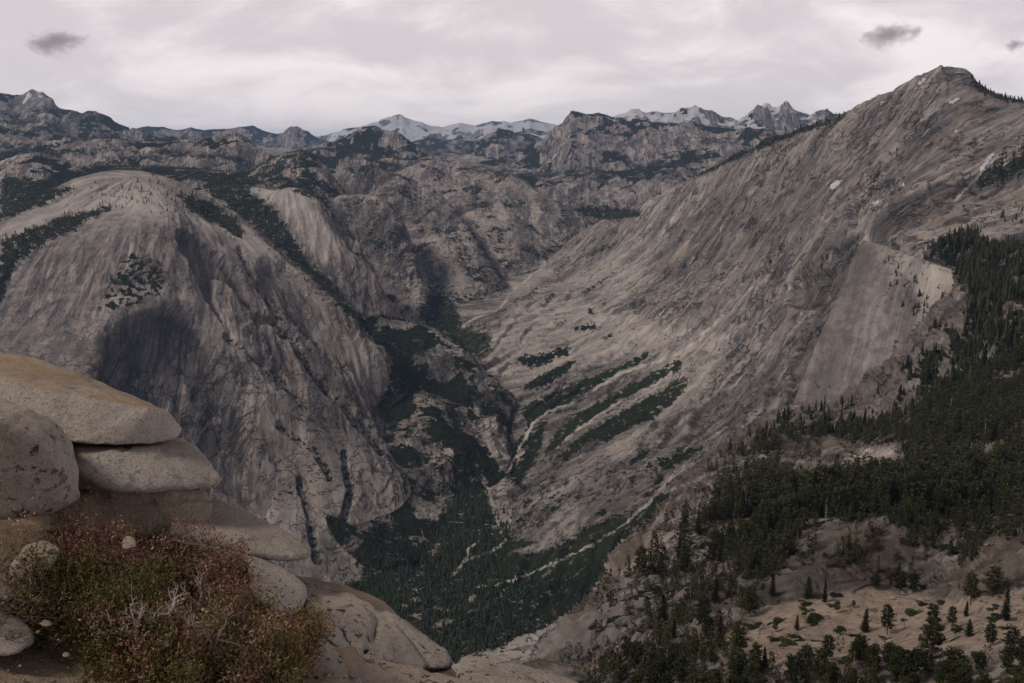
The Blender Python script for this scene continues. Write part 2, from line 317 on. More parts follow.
# --- relief along the normal
far = IDX > B_S
stp = sstep(.32, .8, slope)
disp = np.zeros(X.shape, F32)
def add(mask, amp, val):
    disp[mask] += (amp * val).astype(F32)
def mk(b): return (IDX == b) if np.isscalar(b) else np.isin(IDX, b)
m = mk([B_W, B_W2]); sp = stp[m]
c, a = cx[m], ca[m]
wob = 25 * noise2(c / 300, a / 900, 70)
add(m, .85 * sp, 16 * (1 - 2.2 * np.abs(noise2((c + wob) / 210, a / 1300, 71))) + 9 * (1 - 2.2 * np.abs(noise2((c + wob) / 75, a / 520, 72))) + 4 * noise2((c + wob) / 26, a / 240, 73))
add(m, .25 + .45 * sp, 7 * noise3(X[m] / 120, Y[m] / 120, Z[m] / 120, 74) + 3.2 * noise3(X[m] / 42, Y[m] / 42, Z[m] / 42, 75) + 1.8 * noise3(X[m] / 16, Y[m] / 16, Z[m] / 16, 76))
m = mk([B_3, B_4, B_M, B_G]); c, a = cx[m], ca[m]; sp = stp[m]
wob = 80 * noise2(c / 300, a / 300, 80)
big = np.where(mk(B_G)[m], 1.0, 1.15)
add(m, big * (.3 + .7 * sp) * np.where(mk(B_G)[m], .9, .55), 30 * (1 - 2.2 * np.abs(noise2((c + wob) / 260, a / 620, 81))) + 17 * (1 - 2.2 * np.abs(noise2((c + wob) / 95, a / 200, 82))))
add(m, big * (.25 + .4 * sp), 16 * noise3(X[m] / 110, Y[m] / 110, Z[m] / 80, 83) + 8 * noise3(X[m] / 45, Y[m] / 45, Z[m] / 34, 84) + 4 * noise3(X[m] / 18, Y[m] / 18, Z[m] / 14, 85))
m = mk([B_C, B_Q2]); c, a = cx[m], ca[m]; sp = stp[m]
wob = 40 * noise2(c / 500, a / 1100, 90)
low = sstep(-500, -950, Z[m])
rgh = .55 + .9 * sstep(-.1, .5, noise2(c / 420, a / 700, 89)) + .5 * low
add(m, .75 * rgh, 17 * (1 - 2.2 * np.abs(noise2((c + wob) / 300, a / 1500, 91))) + 13 * noise2((c + wob) / 110, a / 800, 92) + 7 * (1 - 2.2 * np.abs(noise2((c + wob) / 48, a / 300, 93))) + 3.2 * noise2((c + wob) / 19, a / 130, 94))
# slabs: broken sheets that step down across the fall line
sh = (a + 1.15 * c + 120 * noise2(c / 260, a / 420, 95)) / 150
fr_ = sh - np.floor(sh); add(m, rgh * 1.1 * sstep(-.15, .35, noise2(c / 330, a / 500, 197)), 15 * (sstep(0, .16, fr_) - fr_))
sh = (a - .5 * c + 60 * noise2(c / 120, a / 160, 96)) / 62
fr_ = sh - np.floor(sh); add(m, rgh * .7 * sstep(-.2, .4, noise2(c / 200, a / 260, 97)), 7 * (sstep(0, .2, fr_) - fr_))
add(m, rgh * (.35 + .6 * low), 8 * noise3(X[m] / 85, Y[m] / 85, Z[m] / 60, 98) + 3.6 * noise3(X[m] / 30, Y[m] / 30, Z[m] / 22, 99) + 1.8 * noise3(X[m] / 12, Y[m] / 12, Z[m] / 10, 100))
m = mk(B_Q); c, a = cx[m], ca[m]
add(m, 1.3, 3.0 * (1 - 2 * np.abs(noise2(c / 75, a / 260, 101))) + 1.5 * noise2(c / 18, a / 140, 102) + 2.5 * noise3(X[m] / 45, Y[m] / 45, Z[m] / 45, 103) + 1.1 * noise3(X[m] / 14, Y[m] / 14, Z[m] / 14, 104))
m = mk(B_S); yy = np.clip(Y[m] / 900, .15, 1.3); fl = .35 + .65 * stp[m]
terr = inpoly([(744,660),(750,615),(820,596),(877,588),(960,600),(1040,640),(1040,700),(740,700)], 10)[m]
fl = (fl + .25) * (1 - .8 * terr) * 1.35
add(m, yy * fl, 13 * (1 - 2 * np.abs(noise2(X[m] / 130, Y[m] / 130, 110))) + 7 * noise3(X[m] / 55, Y[m] / 55, Z[m] / 40, 111) + 3.6 * noise3(X[m] / 22, Y[m] / 22, Z[m] / 15, 112) + 1.7 * noise3(X[m] / 8, Y[m] / 8, Z[m] / 6, 113))
m = far | (IDX == 0); ss = np.clip(Y[m] / 9000, .12, 2.2)
add(m, ss * (.5 + .5 * stp[m]), 14 * noise3(X[m] / 160 / ss, Y[m] / 160 / ss, Z[m] / 110, 120) + 8 * noise3(X[m] / 60 / ss, Y[m] / 60 / ss, Z[m] / 45, 121))
# broken sheets: sharp-edged steps, as where shells of granite have dropped away
def quant(n, k, e=.14):
    f = n * k; b_ = np.floor(f); r = f - b_
    return (b_ + sstep(1 - e, 1, r) - f) / k
m = mk([B_W, B_W2]); c, a = cx[m], ca[m]; sp = stp[m]
q1 = noise2(c / 170, a / 700, 140) + .35 * noise2(c / 60, a / 260, 141); add(m, .15 + .8 * sp, 17 * quant(q1, 3.2))
q1 = noise2(c / 60, a / 120, 142) + .5 * noise2(c / 22, a / 50, 143); add(m, .1 + .6 * sp, 8 * quant(q1, 3.0) * sstep(-.3, .3, noise2(c / 200, a / 300, 144)))
m = mk([B_C, B_Q2]); c, a = cx[m], ca[m]
q1 = noise2((c + .5 * a) / 330, (a - .4 * c) / 800, 145) + .3 * noise2(c / 90, a / 400, 146); add(m, .3 + .7 * sstep(300, 130, Z[m]), 40 * quant(q1, 3.4))
q1 = noise2((c + .7 * a) / 70, (a - .5 * c) / 190, 147) + .5 * noise2(c / 26, a / 70, 148); add(m, .5 + .5 * rgh, 8 * quant(q1, 3.0))
m = mk([B_3, B_4, B_M, B_G]); c, a = cx[m], ca[m]
q1 = noise2(c / 130, a / 220, 149) + .6 * noise2(c / 50, a / 80, 150); add(m, .2 + .6 * stp[m], 34 * quant(q1, 3.2))
m = mk(B_Q); c, a = cx[m], ca[m]; q1 = noise2(c / 60, a / 200, 151) + .5 * noise2(c / 25, a / 60, 152); add(m, 1, 5 * quant(q1, 3.0))
m = mk(B_S); q1 = noise3(X[m] / 60, Y[m] / 60, Z[m] / 40, 153) + .6 * noise3(X[m] / 22, Y[m] / 22, Z[m] / 14, 154); add(m, fl * yy, 14 * quant(q1, 3.2))
# --- named scars: arches, alcoves, chutes
ARCH = [(104,350),(108,336),(118,322),(137,311),(164,307),(185,314),(202,327),(212,348),(226,372),(236,397),(243,424),(253,451),(262,482),(270,520),(260,560),(160,560),(90,470),(92,400)]
arch = inpoly(ARCH, 1.6, .8, 14, 130) * (IDX == B_W)
arch2 = inpoly(ARCH, 14) * (IDX == B_W)
afade = 1 - sstep(450, 540, W_); arch = arch * afade; disp -= 75 * arch + 35 * arch2 * afade
alc = inpoly([(786,300),(790,285),(803,274),(822,270),(834,272),(828,300),(815,308),(795,308)], 4, 2, 8, 131) * mk([B_C, B_Q2])
disp -= 55 * alc
sc1 = inpoly([(176,232),(186,232),(200,240),(222,258),(238,270),(246,290),(250,308),(240,300),(226,282),(214,276),(212,300),(222,322),(206,300),(192,270),(180,248)], 2.5, 1.5, 9, 132) * (IDX == B_W)
disp -= 46 * sc1
sc2 = inpoly([(262,262),(285,262),(300,280),(312,305),(322,322),(318,345),(300,330),(290,318),(272,300),(262,282)], 8, 3, 10, 133) * (IDX == B_W)
disp -= 42 * sc2
gul = 0
for ln, w, d in [([(226,338),(250,355),(275,372),(295,395)], 5, 18), ([(255,316),(275,322),(292,340),(308,365),(330,392)], 6, 22), ([(325,380),(345,405),(362,425),(382,452)], 6, 26),
                 ([(280,425),(300,440),(318,450),(330,475)], 6, 20), ([(345,455),(352,490),(340,530)], 6, 22), ([(300,480),(310,520),(318,560)], 5, 15), ([(240,250),(262,290),(290,330),(310,350)], 4, 14)]:
    g_ = online(ln, w, 2, 12, 134) * (IDX == B_W); disp -= d * g_; gul = np.maximum(gul, g_)
for ln, w, d in [([(712,310),(690,330),(640,345),(600,362),(560,385),(525,402)], 5, 16), ([(760,330),(720,350),(690,375),(640,410),(590,435),(555,460)], 6, 20), ([(865,238),(842,252),(815,270),(770,300),(740,325)], 5, 18),
                 ([(935,120),(880,165),(835,205),(790,245),(745,280)], 5, 14), ([(700,260),(682,270),(665,290),(640,312)], 6, 16), ([(820,335),(780,360),(740,390),(700,430),(660,470)], 6, 16), ([(770,268),(756,276),(735,296)], 5, 18)]:
    g_ = online(ln, w, 2, 12, 135) * mk(B_C); disp -= d * g_; gul = np.maximum(gul, .6 * g_)
X = X + N0[..., 0] * disp; Y2 = Y + N0[..., 1] * disp * np.where(far, .3, 1); Z = Z + N0[..., 2] * disp
Y = np.maximum(Y2, 5).astype(F32)
U, W_ = proj(X, Y, Z); SEEN = seen(X, Y, Z, 3)
N1 = normals(X, Y, Z); slope = np.arccos(np.clip(N1[..., 2], 0, 1))
# ------------------------------------------------------------------ what grows, lies and stains where, with some shade painted in
def N2(L, seed, n=3): return fbm2(X / L, Y / L, n, seed)
def N3(L, seed): return noise3(X / L, Y / L, Z / L, seed)
px = Y / 1010.0                                            # metres per photo pixel at that depth
veg = np.zeros(X.shape, F32); tall = np.zeros(X.shape, F32); pale = np.zeros(X.shape, F32); snow = np.zeros(X.shape, F32)
stain_shade = np.zeros(X.shape, F32); sand = np.zeros(X.shape, F32)
def up(a, b): np.maximum(a, b, out=a)
hilly = mk([i for i in range(len(ALL)) if i > B_S])
# rolling granite country behind: woods on the gentler ground, in belts
if True:
    n = fbm2(X / 420, Y / 700, 4, 201, .6) + .35 * fbm2(X / 90, Y / 90, 2, 205)
    n = n + .30 * noise2(X / 55, Y / 55, 207) + .25 * noise2(X / 28, Y / 28, 208)
    d = sstep(-.25, .75, n + .20 + .22 * sstep(8500, 10500, Y) - .62 * sstep(.34, .75, slope))
    up(veg, d * hilly); up(tall, sstep(.15, .8, d) * .85 * hilly)
    n2_ = fbm2(X / 170, Y / 170, 4, 211, .6)
    d = .6 * sstep(-.15, .70, n2_ + .25 * noise2(X / 30, Y / 30, 213) + .05 - .35 * sstep(.6, 1.0, slope)) * mk([B_3, B_4, B_M]); up(veg, d); up(tall, .7 * d)
    d = .9 * sstep(-.25, .60, n2_ + .25 * noise2(X / 26, Y / 26, 214) + .15 - .2 * sstep(.7, 1.1, slope)) * mk(B_G); up(veg, d); up(tall, .35 * d)
def wood(poly, dens=1.0, th=1.0, soft=2.5, jit=3, js=12, seed=300, only=None, brk=0.0, bl=40, cover=0.0):
    a = inpoly(poly, soft * 1.7 + .6, jit * 1.35, js, seed)
    if only is not None: a = a * mk(only)
    if brk: a = a * sstep(brk - .25, brk + .2, .5 + .7 * N3(bl, seed + 9))
    up(veg, a * (min(1, dens) * .66 + cover)); up(tall, a * th)
W_only = [B_W]
wood([(0,262),(0,240),(27,230),(60,216),(98,208),(108,204),(111,210),(88,221),(78,228),(58,238),(38,249),(15,266),(8,290),(0,305),(-60,330),(-60,270)], 1, 1, 2, 3, 10, 301, W_only)
wood([(-40,225),(0,210),(20,198),(45,189),(68,187),(78,190),(50,203),(25,212),(0,222),(-40,240)], 1, 1, 2, 3, 10, 302, W_only)
wood([(178,193),(190,194),(206,198),(220,206),(238,220),(246,240),(236,240),(222,230),(202,219),(184,206)], 1, 1, 2, 3, 9, 303, W_only)
wood([(196,170),(240,178),(258,194),(280,212),(294,236),(312,262),(335,286),(365,318),(390,340),(380,346),(350,319),(318,286),(290,260),(262,236),(235,212),(208,196)], 1, 1, 2.5, 3, 9, 304)
wood([(97,308),(110,285),(120,266),(132,252),(153,260),(167,276),(172,290),(155,296),(135,305),(120,312),(108,314)], 1, .8, 4, 5, 9, 305, W_only, .46, 18, .1)
wood([(90,190),(130,178),(175,180),(215,205),(240,235),(200,225),(150,208),(110,205)], .6, .5, 6, 2, 9, 306, W_only, .55, 14)
wood([(255,225),(300,258),(340,300),(372,345),(340,330),(300,290),(262,255)], .7, .5, 5, 4, 9, 307, [B_W, B_W2], .55, 25)
wood([(150,225),(185,226),(230,255),(215,262),(180,240)], .6, .35, 5, 3, 9, 308, W_only, .56, 13)
wood([(387,333),(405,337),(428,341),(428,352),(414,356),(419,371),(428,388),(404,399),(393,417),(383,424),(377,404),(387,387),(391,366),(389,348)], 1, .9, 2, 2.5, 8, 310)
wood([(400,400),(440,385),(470,415),(495,468),(485,520),(440,512),(398,470)], .8, .5, 5, 5, 9, 311, None, .52, 34)
wood([(441,400),(456,404),(470,440),(478,462),(466,452),(452,430)], 1, .8, 3, 2, 8, 312)
wood([(480,395),(500,402),(503,425),(490,440),(478,420)], 1, .7, 3, 2, 8, 313)
wood([(415,311),(425,298),(440,290),(456,303),(463,325),(494,335),(492,349),(477,359),(466,350),(446,337),(420,322)], 1, .7, 2.5, 2, 8, 314)
wood([(473,326),(491,314),(529,289),(549,283),(530,301),(511,305),(497,321),(480,332)], .9, .35, 2, 2, 8, 315, None, .42, 30)
wood([(412,300),(432,290),(450,288),(478,290),(498,283),(505,292),(480,300),(440,312),(420,318)], .9, .6, 3, 3, 8, 316, None, .45, 34)
for k, pl in enumerate([[(583,260),(598,248),(613,241),(616,245),(603,252),(590,258)], [(571,296),(590,287),(615,270),(616,273),(592,291)], [(586,308),(595,308),(597,316),(590,315)], [(600,313),(609,307),(611,309),(603,315)],
     [(514,361),(520,355),(545,353),(560,346),(571,346),(568,356),(555,360),(545,366),(532,370)], [(570,328),(582,324),(595,323),(598,329),(577,332)], [(600,338),(616,331),(613,337),(605,341)], [(553,322),(568,320),(566,325),(555,325)],
     [(521,386),(540,375),(572,359),(578,362),(567,373),(556,381),(542,389),(525,391)], [(545,396),(580,380),(616,367),(649,350),(653,354),(640,364),(623,371),(600,385),(575,398),(555,403)],
     [(520,408),(545,394),(560,396),(580,388),(574,400),(560,408),(545,417),(528,430)], [(541,462),(549,440),(562,424),(575,414),(607,397),(643,377),(678,359),(684,361),(676,374),(660,382),(643,391),(622,401),(606,412),(590,422),(575,432),(562,445)],
     [(561,452),(575,440),(589,430),(612,416),(637,401),(663,387),(686,374),(689,380),(684,392),(678,400),(653,420),(632,428),(607,443),(590,440),(575,455),(560,464)],
     [(512,445),(530,428),(548,418),(545,440),(530,470),(520,490),(508,478)], [(625,460),(645,448),(655,446),(648,458),(632,466)], [(655,462),(690,448),(705,446),(690,460),(665,472)]]):
    wood(pl, 1, .3, 1.6, 2.6, 6, 320 + k, [B_C, B_G, 0], .22, 24, .12)
wood([(540,480),(580,470),(640,458),(700,440),(765,424),(745,446),(705,468),(660,500),(600,520),(550,520)], .8, .35, 5, 6, 12, 341, [B_C], .56, 36)
wood([(505,470),(540,455),(560,470),(570,505),(548,520),(520,535),(508,520)], .8, .4, 4, 4, 9, 342, None, .5, 30)
wood([(350,552),(366,535),(376,519),(390,523),(405,528),(420,519),(436,520),(452,500),(450,462),(458,438),(470,450),(484,480),(490,505),(512,535),(540,540),(560,532),(600,521),(640,506),(660,490),(690,500),(640,560),(600,595),(560,620),(500,648),(456,662),(400,670),(330,610),(340,590),(362,572)], 1, 1, 2.5, 3, 10, 350, [0, B_C, B_G, B_W], .12, 45, .02)
# the woods of the right-hand slope
wood([(886,240),(900,237),(935,240),(960,232),(1000,230),(1060,228),(1090,300),(1060,560),(1000,535),(960,565),(935,545),(905,528),(870,522),(835,525),(805,532),(790,560),(760,590),(738,572),(715,560),(700,520),(722,492),(755,482),(775,462),(800,490),(850,480),(905,475),(900,440),(930,402),(905,372),(925,348),(940,332),(970,322),(966,290),(950,268),(925,252)], 1, 1, 3, 6, 16, 360, [B_S, B_Q], .32, 30)
wood([(590,690),(640,655),(700,650),(760,660),(830,655),(900,648),(960,655),(1060,640),(1060,740),(590,740)], .6, .75, 5, 5, 12, 368, [B_S], .42, 12)
wood([(560,700),(600,610),(650,560),(690,512),(720,520),(740,600),(700,690)], .7, .3, 5, 5, 12, 367, [B_S], .42, 22)
wood([(790,425),(830,412),(880,402),(930,380),(960,350),(940,420),(900,450),(850,445),(800,455)], .9, .8, 6, 6, 14, 361, [B_S], .50, 30)
wood([(700,470),(745,442),(790,418),(800,430),(770,460),(720,490)], .8, .7, 4, 4, 12, 362, [B_S], .5, 26)
wood([(600,600),(640,560),(690,510),(720,520),(735,580),(700,610),(650,640),(610,660),(560,665)], .8, .5, 5, 5, 12, 363, [B_S], .58, 18)
wood([(600,640),(700,600),(760,600),(900,640),(1040,560),(1060,720),(560,720)], .6, .42, 6, 5, 12, 364, [B_S], .60, 14)
wood([(880,262),(915,270),(950,285),(940,330),(915,320),(895,290)], .6, .5, 4, 4, 9, 365, [B_Q], .58, 14)
wood([(790,560),(820,540),(860,530),(940,540),(930,580),(860,575)], .8, .8, 4, 4, 12, 366, [B_S], .48, 16)
# woods along the crests and behind
wood([(697,172),(715,160),(735,150),(760,139),(790,129),(820,121),(845,115),(842,121),(815,130),(785,141),(750,155),(715,171),(700,178)], 1, 1, 2, 2, 9, 370, [B_C])
wood([(700,176),(760,150),(820,132),(800,150),(740,175)], .7, .4, 4, 5, 9, 371, [B_C], .58, 60)
wood([(966,72),(985,86),(1005,94),(1060,104),(1060,112),(1005,102),(978,92)], 1, .9, 2, 2, 7, 372, [B_C])
wood([(1040,140),(1024,150),(1000,160),(985,170),(972,182),(978,192),(1000,184),(1024,176),(1060,170)], .9, .9, 3, 4, 9, 373, [B_Q2, B_C])
wood([(870,170),(882,168),(886,182),(884,194),(872,192),(864,182)], .8, .5, 3, 3, 8, 374, [B_C], .45, 40)
wood([(985,205),(1024,195),(1060,190),(1060,232),(1000,228)], .5, .4, 4, 4, 9, 375, [B_Q2], .6, 20)
wood([(567,207),(600,204),(642,210),(640,217),(610,222),(585,217)], 1, 1, 2, 2, 9, 376)
wood([(236,182),(258,165),(282,154),(305,152),(325,168),(340,185),(345,200),(310,200),(260,185)], 1, 1, 4, 5, 12, 377, None, .40, 120)
wood([(0,172),(40,178),(85,168),(130,164),(190,168),(240,172),(262,186),(200,182),(120,172),(60,190),(0,215)], 1, 1, 3, 3, 12, 378, [i for i in range(len(ALL)) if i > B_S])
wood([(0,118),(40,116),(75,128),(60,136),(0,134)], .9, .6, 3, 4, 12, 379, None, .45, 200)
wood([(520,172),(580,165),(640,160),(700,150),(720,158),(660,172),(600,178),(540,182)], 1, .8, 3, 4, 14, 380, None, .45, 200)
wood([(488,158),(530,150),(552,140),(562,130),(570,140),(545,156),(510,166)], .9, .6, 3, 4, 14, 381, None, .5, 160)
for k, (pl, d_) in enumerate([([(340,168),(362,160),(395,160),(412,168),(398,176),(360,176)], 1), ([(408,160),(420,140),(440,138),(475,142),(470,156),(440,162)], 1), ([(440,168),(500,166),(560,170),(640,172),(700,164),(700,176),(620,184),(540,182),(470,176)], 1), ([(300,190),(330,196),(345,215),(330,220),(310,205)], .9), ([(270,160),(300,148),(330,150),(322,160),(290,170)], .9),
     ([(120,150),(180,146),(250,152),(300,168),(260,172),(190,160),(130,160)], .9), ([(0,140),(60,146),(110,146),(120,154),(60,158),(0,152)], .9), ([(60,128),(110,134),(160,138),(150,144),(90,142)], .8), ([(640,140),(700,134),(760,136),(740,146),(680,152)], .8), ([(430,220),(470,240),(500,285),(480,280),(450,250)], .8), ([(345,215),(400,235),(430,290),(415,270),(380,240)], .6)]):
    wood(pl, d_, .9, 4, 5, 14, 390 + k, None, .38, 150)
# bare, bleached tracks: creek bed, avalanche chutes, talus
def track(line, w, jit=1.2, val=1.0, seed=400):
    a = online(line, w * .72, jit * 1.3, 7, seed) * val * (.55 + .45 * sstep(.22, .55, .5 + .75 * noise2(U / 7 + seed, W_ / 7, seed) + .4 * noise2(U / 2.6, W_ / 2.6, seed + 1))); up(pale, a); veg[:] *= 1 - .92 * a; tall[:] *= 1 - a
for k, (ln, w, v_) in enumerate([
    ([(488,487),(491,497),(493,508),(497,522),(502,533),(507,540)], 2.2, .75), ([(507,540),(500,546),(490,552),(478,556),(466,559),(461,566),(452,576)], 3.0, .7), ([(467,560),(468,548),(480,541)], 2.0, .9), ([(420,528),(428,543)], 1.6, .6),
    ([(495,585),(515,580),(535,571),(560,560),(580,551),(600,540),(625,524),(645,506),(658,492),(672,478),(690,462)], 2.6, .6),
    ([(510,468),(518,452),(528,432),(538,418),(552,410),(572,404),(596,388),(625,372),(655,362),(680,354),(693,344),(706,332),(722,316)], 3.2, 1),
    ([(556,448),(575,432),(598,415),(628,397),(655,386),(672,372)], 2.2, .9), ([(493,420),(497,432),(501,446),(507,458),(514,466)], 5.5, .8), ([(500,470),(515,462),(522,452)], 5, .7),
    ([(462,328),(470,320),(479,317),(485,315)], 1.8, 1), ([(500,308),(506,300),(510,294),(517,287),(527,280),(534,273),(540,269)], 1.7, 1), ([(478,332),(496,331),(512,322),(527,314)], 2.0, .8),
    ([(760,345),(735,370),(712,395),(690,415),(668,432),(650,447)], 4, .55), ([(745,460),(700,478),(672,490)], 2.5, .6), ([(955,200),(975,180),(990,164),(1002,152)], 1.6, .7)]):
    track(ln, w, 1.3, v_, 400 + k)
for k, pl in enumerate([[(512,552),(530,546),(542,538),(550,520),(566,505),(583,502),(586,518),(574,536),(552,546),(530,553)], [(608,440),(640,425),(668,418),(655,440),(630,460),(612,462)], [(480,420),(494,414),(500,440),(512,462),(520,466),(506,474),(488,450)], [(541,300),(565,297),(571,302),(540,312),(500,330)]]):
    a = inpoly(pl, 3, 3, 8, 430 + k); up(pale, a * .35); veg[:] *= 1 - .85 * a; tall[:] *= 1 - .9 * a
# sand and gravel terrace of the shoulder
terr = inpoly([(744,660),(725,640),(760,612),(820,597),(877,588),(955,600),(1000,590),(1060,600),(1060,640),(960,655),(880,660),(800,668)], 5, 5, 14, 440) * mk(B_S)
sand += terr; pale_t = inpoly([(826,478),(838,462),(860,448),(892,446),(895,456),(865,462),(845,475)], 3, 3, 8, 441) * mk(B_S); up(pale, pale_t * .5)
veg *= 1 - .8 * terr * sstep(.5, .3, .5 + .7 * N3(12, 442)); veg *= 1 - .8 * pale_t; tall *= 1 - .9 * np.maximum(terr, pale_t)
# cracks and gullies collect bushes
gul = np.clip(gul, 0, 1); up(veg, gul * .62 * sstep(.25, .7, .5 + .7 * N3(16, 445))); up(tall, gul * .5 * sstep(.4, .6, .5 + .7 * N3(22, 446)))
shade_litter = mk(B_S) * (.55 + .45 * sstep(-.2, .3, N3(70, 447))) * sstep(2100, 1500, Y) * (1 - pale_t) * (1 - terr)  # shade and vignetting of the shoulder put into its brown ground colour
slab_ = inpoly([(550,672),(600,600),(640,556),(672,519),(705,495),(705,530),(670,590),(630,635),(585,690)], 6, 5, 14, 497) * mk(B_S); shade_litter *= 1 - slab_; up(stain_shade, .5 * slab_ * (.5 + .5 * sstep(-.2, .3, N3(45, 498))))
# snow lying on the high ranges
hi_s = mk([i for i, (n_, f) in enumerate(ALL) if n_ == 'snowy_mountain'])
zs = np.where(Y > 20000, 150, 260)
up(snow, sstep(-.1, .25, fbm2(X / 700, Y / 700, 4, 451, .6) + .06 + (Z - zs) / 900 - .5 * sstep(.5, .9, slope)) * hi_s)
up(snow, inpoly([(600,117),(640,115),(700,117),(735,124),(700,124),(650,121),(615,121)], 2, 3, 8, 452) * sstep(.5, .62, .5 + .6 * fbm2(X / 260, Y / 260, 3, 453)) * hilly)
hof = mk([i for i, (n_, f) in enumerate(ALL) if n_ == 'mountain' and i > B_S and f.p[0, 1] > 10500 and f.p[0, 0] < -.5])
up(snow, sstep(.05, .3, fbm2(X / 300, Y / 300, 3, 454) + (Z - 560) / 500 - .2) * .9 * hof)
for pl in [[(829,187),(835,181),(841,180),(838,186),(832,190)], [(872,203),(879,199),(877,204)], [(917,83),(924,78),(926,80),(920,85)], [(948,102),(957,97),(960,99),(952,104)], [(979,170),(985,160),(992,152),(994,154),(987,165),(981,172)], [(901,185),(905,183),(904,187)], [(952,131),(957,129),(958,132)], [(880,104),(884,101),(885,102),(881,105)]]:
    up(snow, inpoly(pl, 1.2, 2.0, 3, 460) * mk([B_C, B_Q2]))
veg *= 1 - np.clip(snow * 1.2, 0, 1)
tall *= (Z < 480)
# fresh, pale rock where sheets have slid off lately
for k, (pl, v_, on) in enumerate([([(478,345),(520,300),(560,296),(640,318),(700,330),(640,352),(560,372),(520,385),(490,372)], .8, [B_C]), ([(540,295),(640,235),(660,250),(620,300)], .5, [B_C]), ([(660,350),(740,330),(700,400),(640,440),(600,445),(640,420)], .6, [B_C]), ([(690,300),(745,258),(775,262),(720,330)], .3, [B_C]),
    ([(20,262),(60,230),(110,212),(150,214),(185,226),(130,180),(60,190),(0,235)], .75, [B_W]), ([(110,205),(70,185),(130,170),(190,185),(250,230),(300,270),(270,262),(220,235),(180,222)], .8, [B_W]), ([(190,245),(215,262),(245,330),(300,420),(370,520),(350,560),(300,480),(250,400),(215,330)], .15, [B_W]), ([(240,186),(300,190),(325,212),(345,255),(320,262),(290,215)], .75, [B_W2]), ([(345,300),(395,320),(402,333),(388,345),(372,330)], .4, [B_W2, B_W]),
    ([(865,236),(900,244),(965,276),(930,300),(897,285)], .45, [B_Q]), ([(88,350),(98,318),(135,296),(182,299),(218,326),(240,370),(252,410),(270,440),(280,420),(250,345),(210,296),(150,284),(100,300)], .6, [B_W]), ([(355,335),(385,345),(388,390),(375,400),(350,360)], .55, [B_W]), ([(405,290),(425,280),(434,306),(420,312)], .4, [B_3]), ([(500,300),(515,284),(545,262),(550,270),(520,296)], .5, [B_C, B_M, 0])]):
    up(pale, v_ * inpoly(pl, 9, 6, 16, 480 + k) * mk(on) * (.6 + .4 * sstep(-.2, .3, noise2(cx / 50, ca / 260, 481 + k))))
# dark tones of the faces: water streaks, lichen, painted shade, darker lower walls
up(stain_shade, sstep(.3, .6, arch) * (.8 + .2 * sstep(-.35, .35, noise2(cx / 9, ca / 400, 470) + .8 * noise2(cx / 26, ca / 500, 471))))
up(stain_shade, sc1 * .8); up(stain_shade, sc2 * .55); up(stain_shade, alc * .9)  # shade of the carved scars and alcove painted into the rock colour
up(stain_shade, inpoly([(866,234),(880,215),(893,199),(925,189),(960,181),(1024,160),(1024,172),(965,192),(930,210),(900,232),(880,240)], 4, 4, 12, 472) * .8)  # shaded face of the lower ridge, its dark put into the colour
up(stain_shade, inpoly([(893,280),(905,272),(920,300),(935,345),(920,350),(890,335),(884,310)], 4, 3, 10, 473) * mk(B_Q) * .6)  # shadow side of the quarter dome painted darker
up(stain_shade, sstep(.25, .6, fbm2(cx / 160, ca / 420, 3, 474)) * .5 * mk([B_C, B_Q2, B_G, B_4, B_M]))
up(stain_shade, .8 * mk([B_M, B_4, B_3]) * sstep(.5, .9, slope) * (.5 + .5 * sstep(-.2, .3, N3(200, 475))))
up(stain_shade, .95 * mk(B_G) * sstep(.15, .5, slope) * (.6 + .4 * sstep(-.2, .2, N3(90, 490))))
up(stain_shade, .85 * online([(853,239),(842,257),(833,285),(826,309),(812,345),(797,385),(787,412)], 11, 2, 9, 476) * mk([B_C, B_Q2]))  # gully shade beside the slab painted as a dark band
up(stain_shade, .5 * mk(B_C) * inpoly([(700,210),(760,160),(860,110),(950,75),(1020,105),(900,200),(860,235),(800,280),(740,270)], 20, 8, 20, 477) * (.4 + .6 * sstep(-.2, .3, noise2(cx / 60, ca / 400, 478))))
up(stain_shade, .65 * mk(B_C) * sstep(-780, -1020, Z) * (.5 + .5 * sstep(-.3, .2, noise2(cx / 90, ca / 380, 499))))  # rock colour darker towards the foot of the wall
up(stain_shade, .8 * mk(B_C) * inpoly([(530,520),(600,470),(690,405),(790,335),(835,315),(812,380),(760,440),(690,480),(640,545),(560,560)], 14, 8, 22, 501) * (.35 + .65 * sstep(-.25, .25, noise2(cx / 55, ca / 260, 502))))  # darker mottled patch low on the slab mountain
up(stain_shade, .55 * mk(B_C) * inpoly([(640,250),(720,190),(800,150),(860,190),(840,260),(780,300),(700,320)], 20, 10, 24, 503) * sstep(-.1, .3, noise2(cx / 80, ca / 420, 504)))
up(stain_shade, .5 * mk(B_S) * sstep(1500, 1900, Y))
up(stain_shade, .38 * mk(B_W) * sstep(.05, .4, noise2(cx / 34, ca / 600, 479)) * sstep(.5, .9, slope))
up(stain_shade, .75 * mk(B_S) * inpoly([(785,592),(800,560),(830,538),(870,528),(910,526),(945,540),(940,590)], 8, 6, 16, 491))
up(veg, .45 * mk(B_S) * inpoly([(785,592),(800,560),(830,538),(870,528),(910,526),(945,540),(940,590)], 8, 6, 16, 492) * sstep(-.2, .4, N3(25, 493)))
up(stain_shade, .16 * mk(B_Q) * sstep(.55, .8, slope))
lush = np.zeros(X.shape, F32)
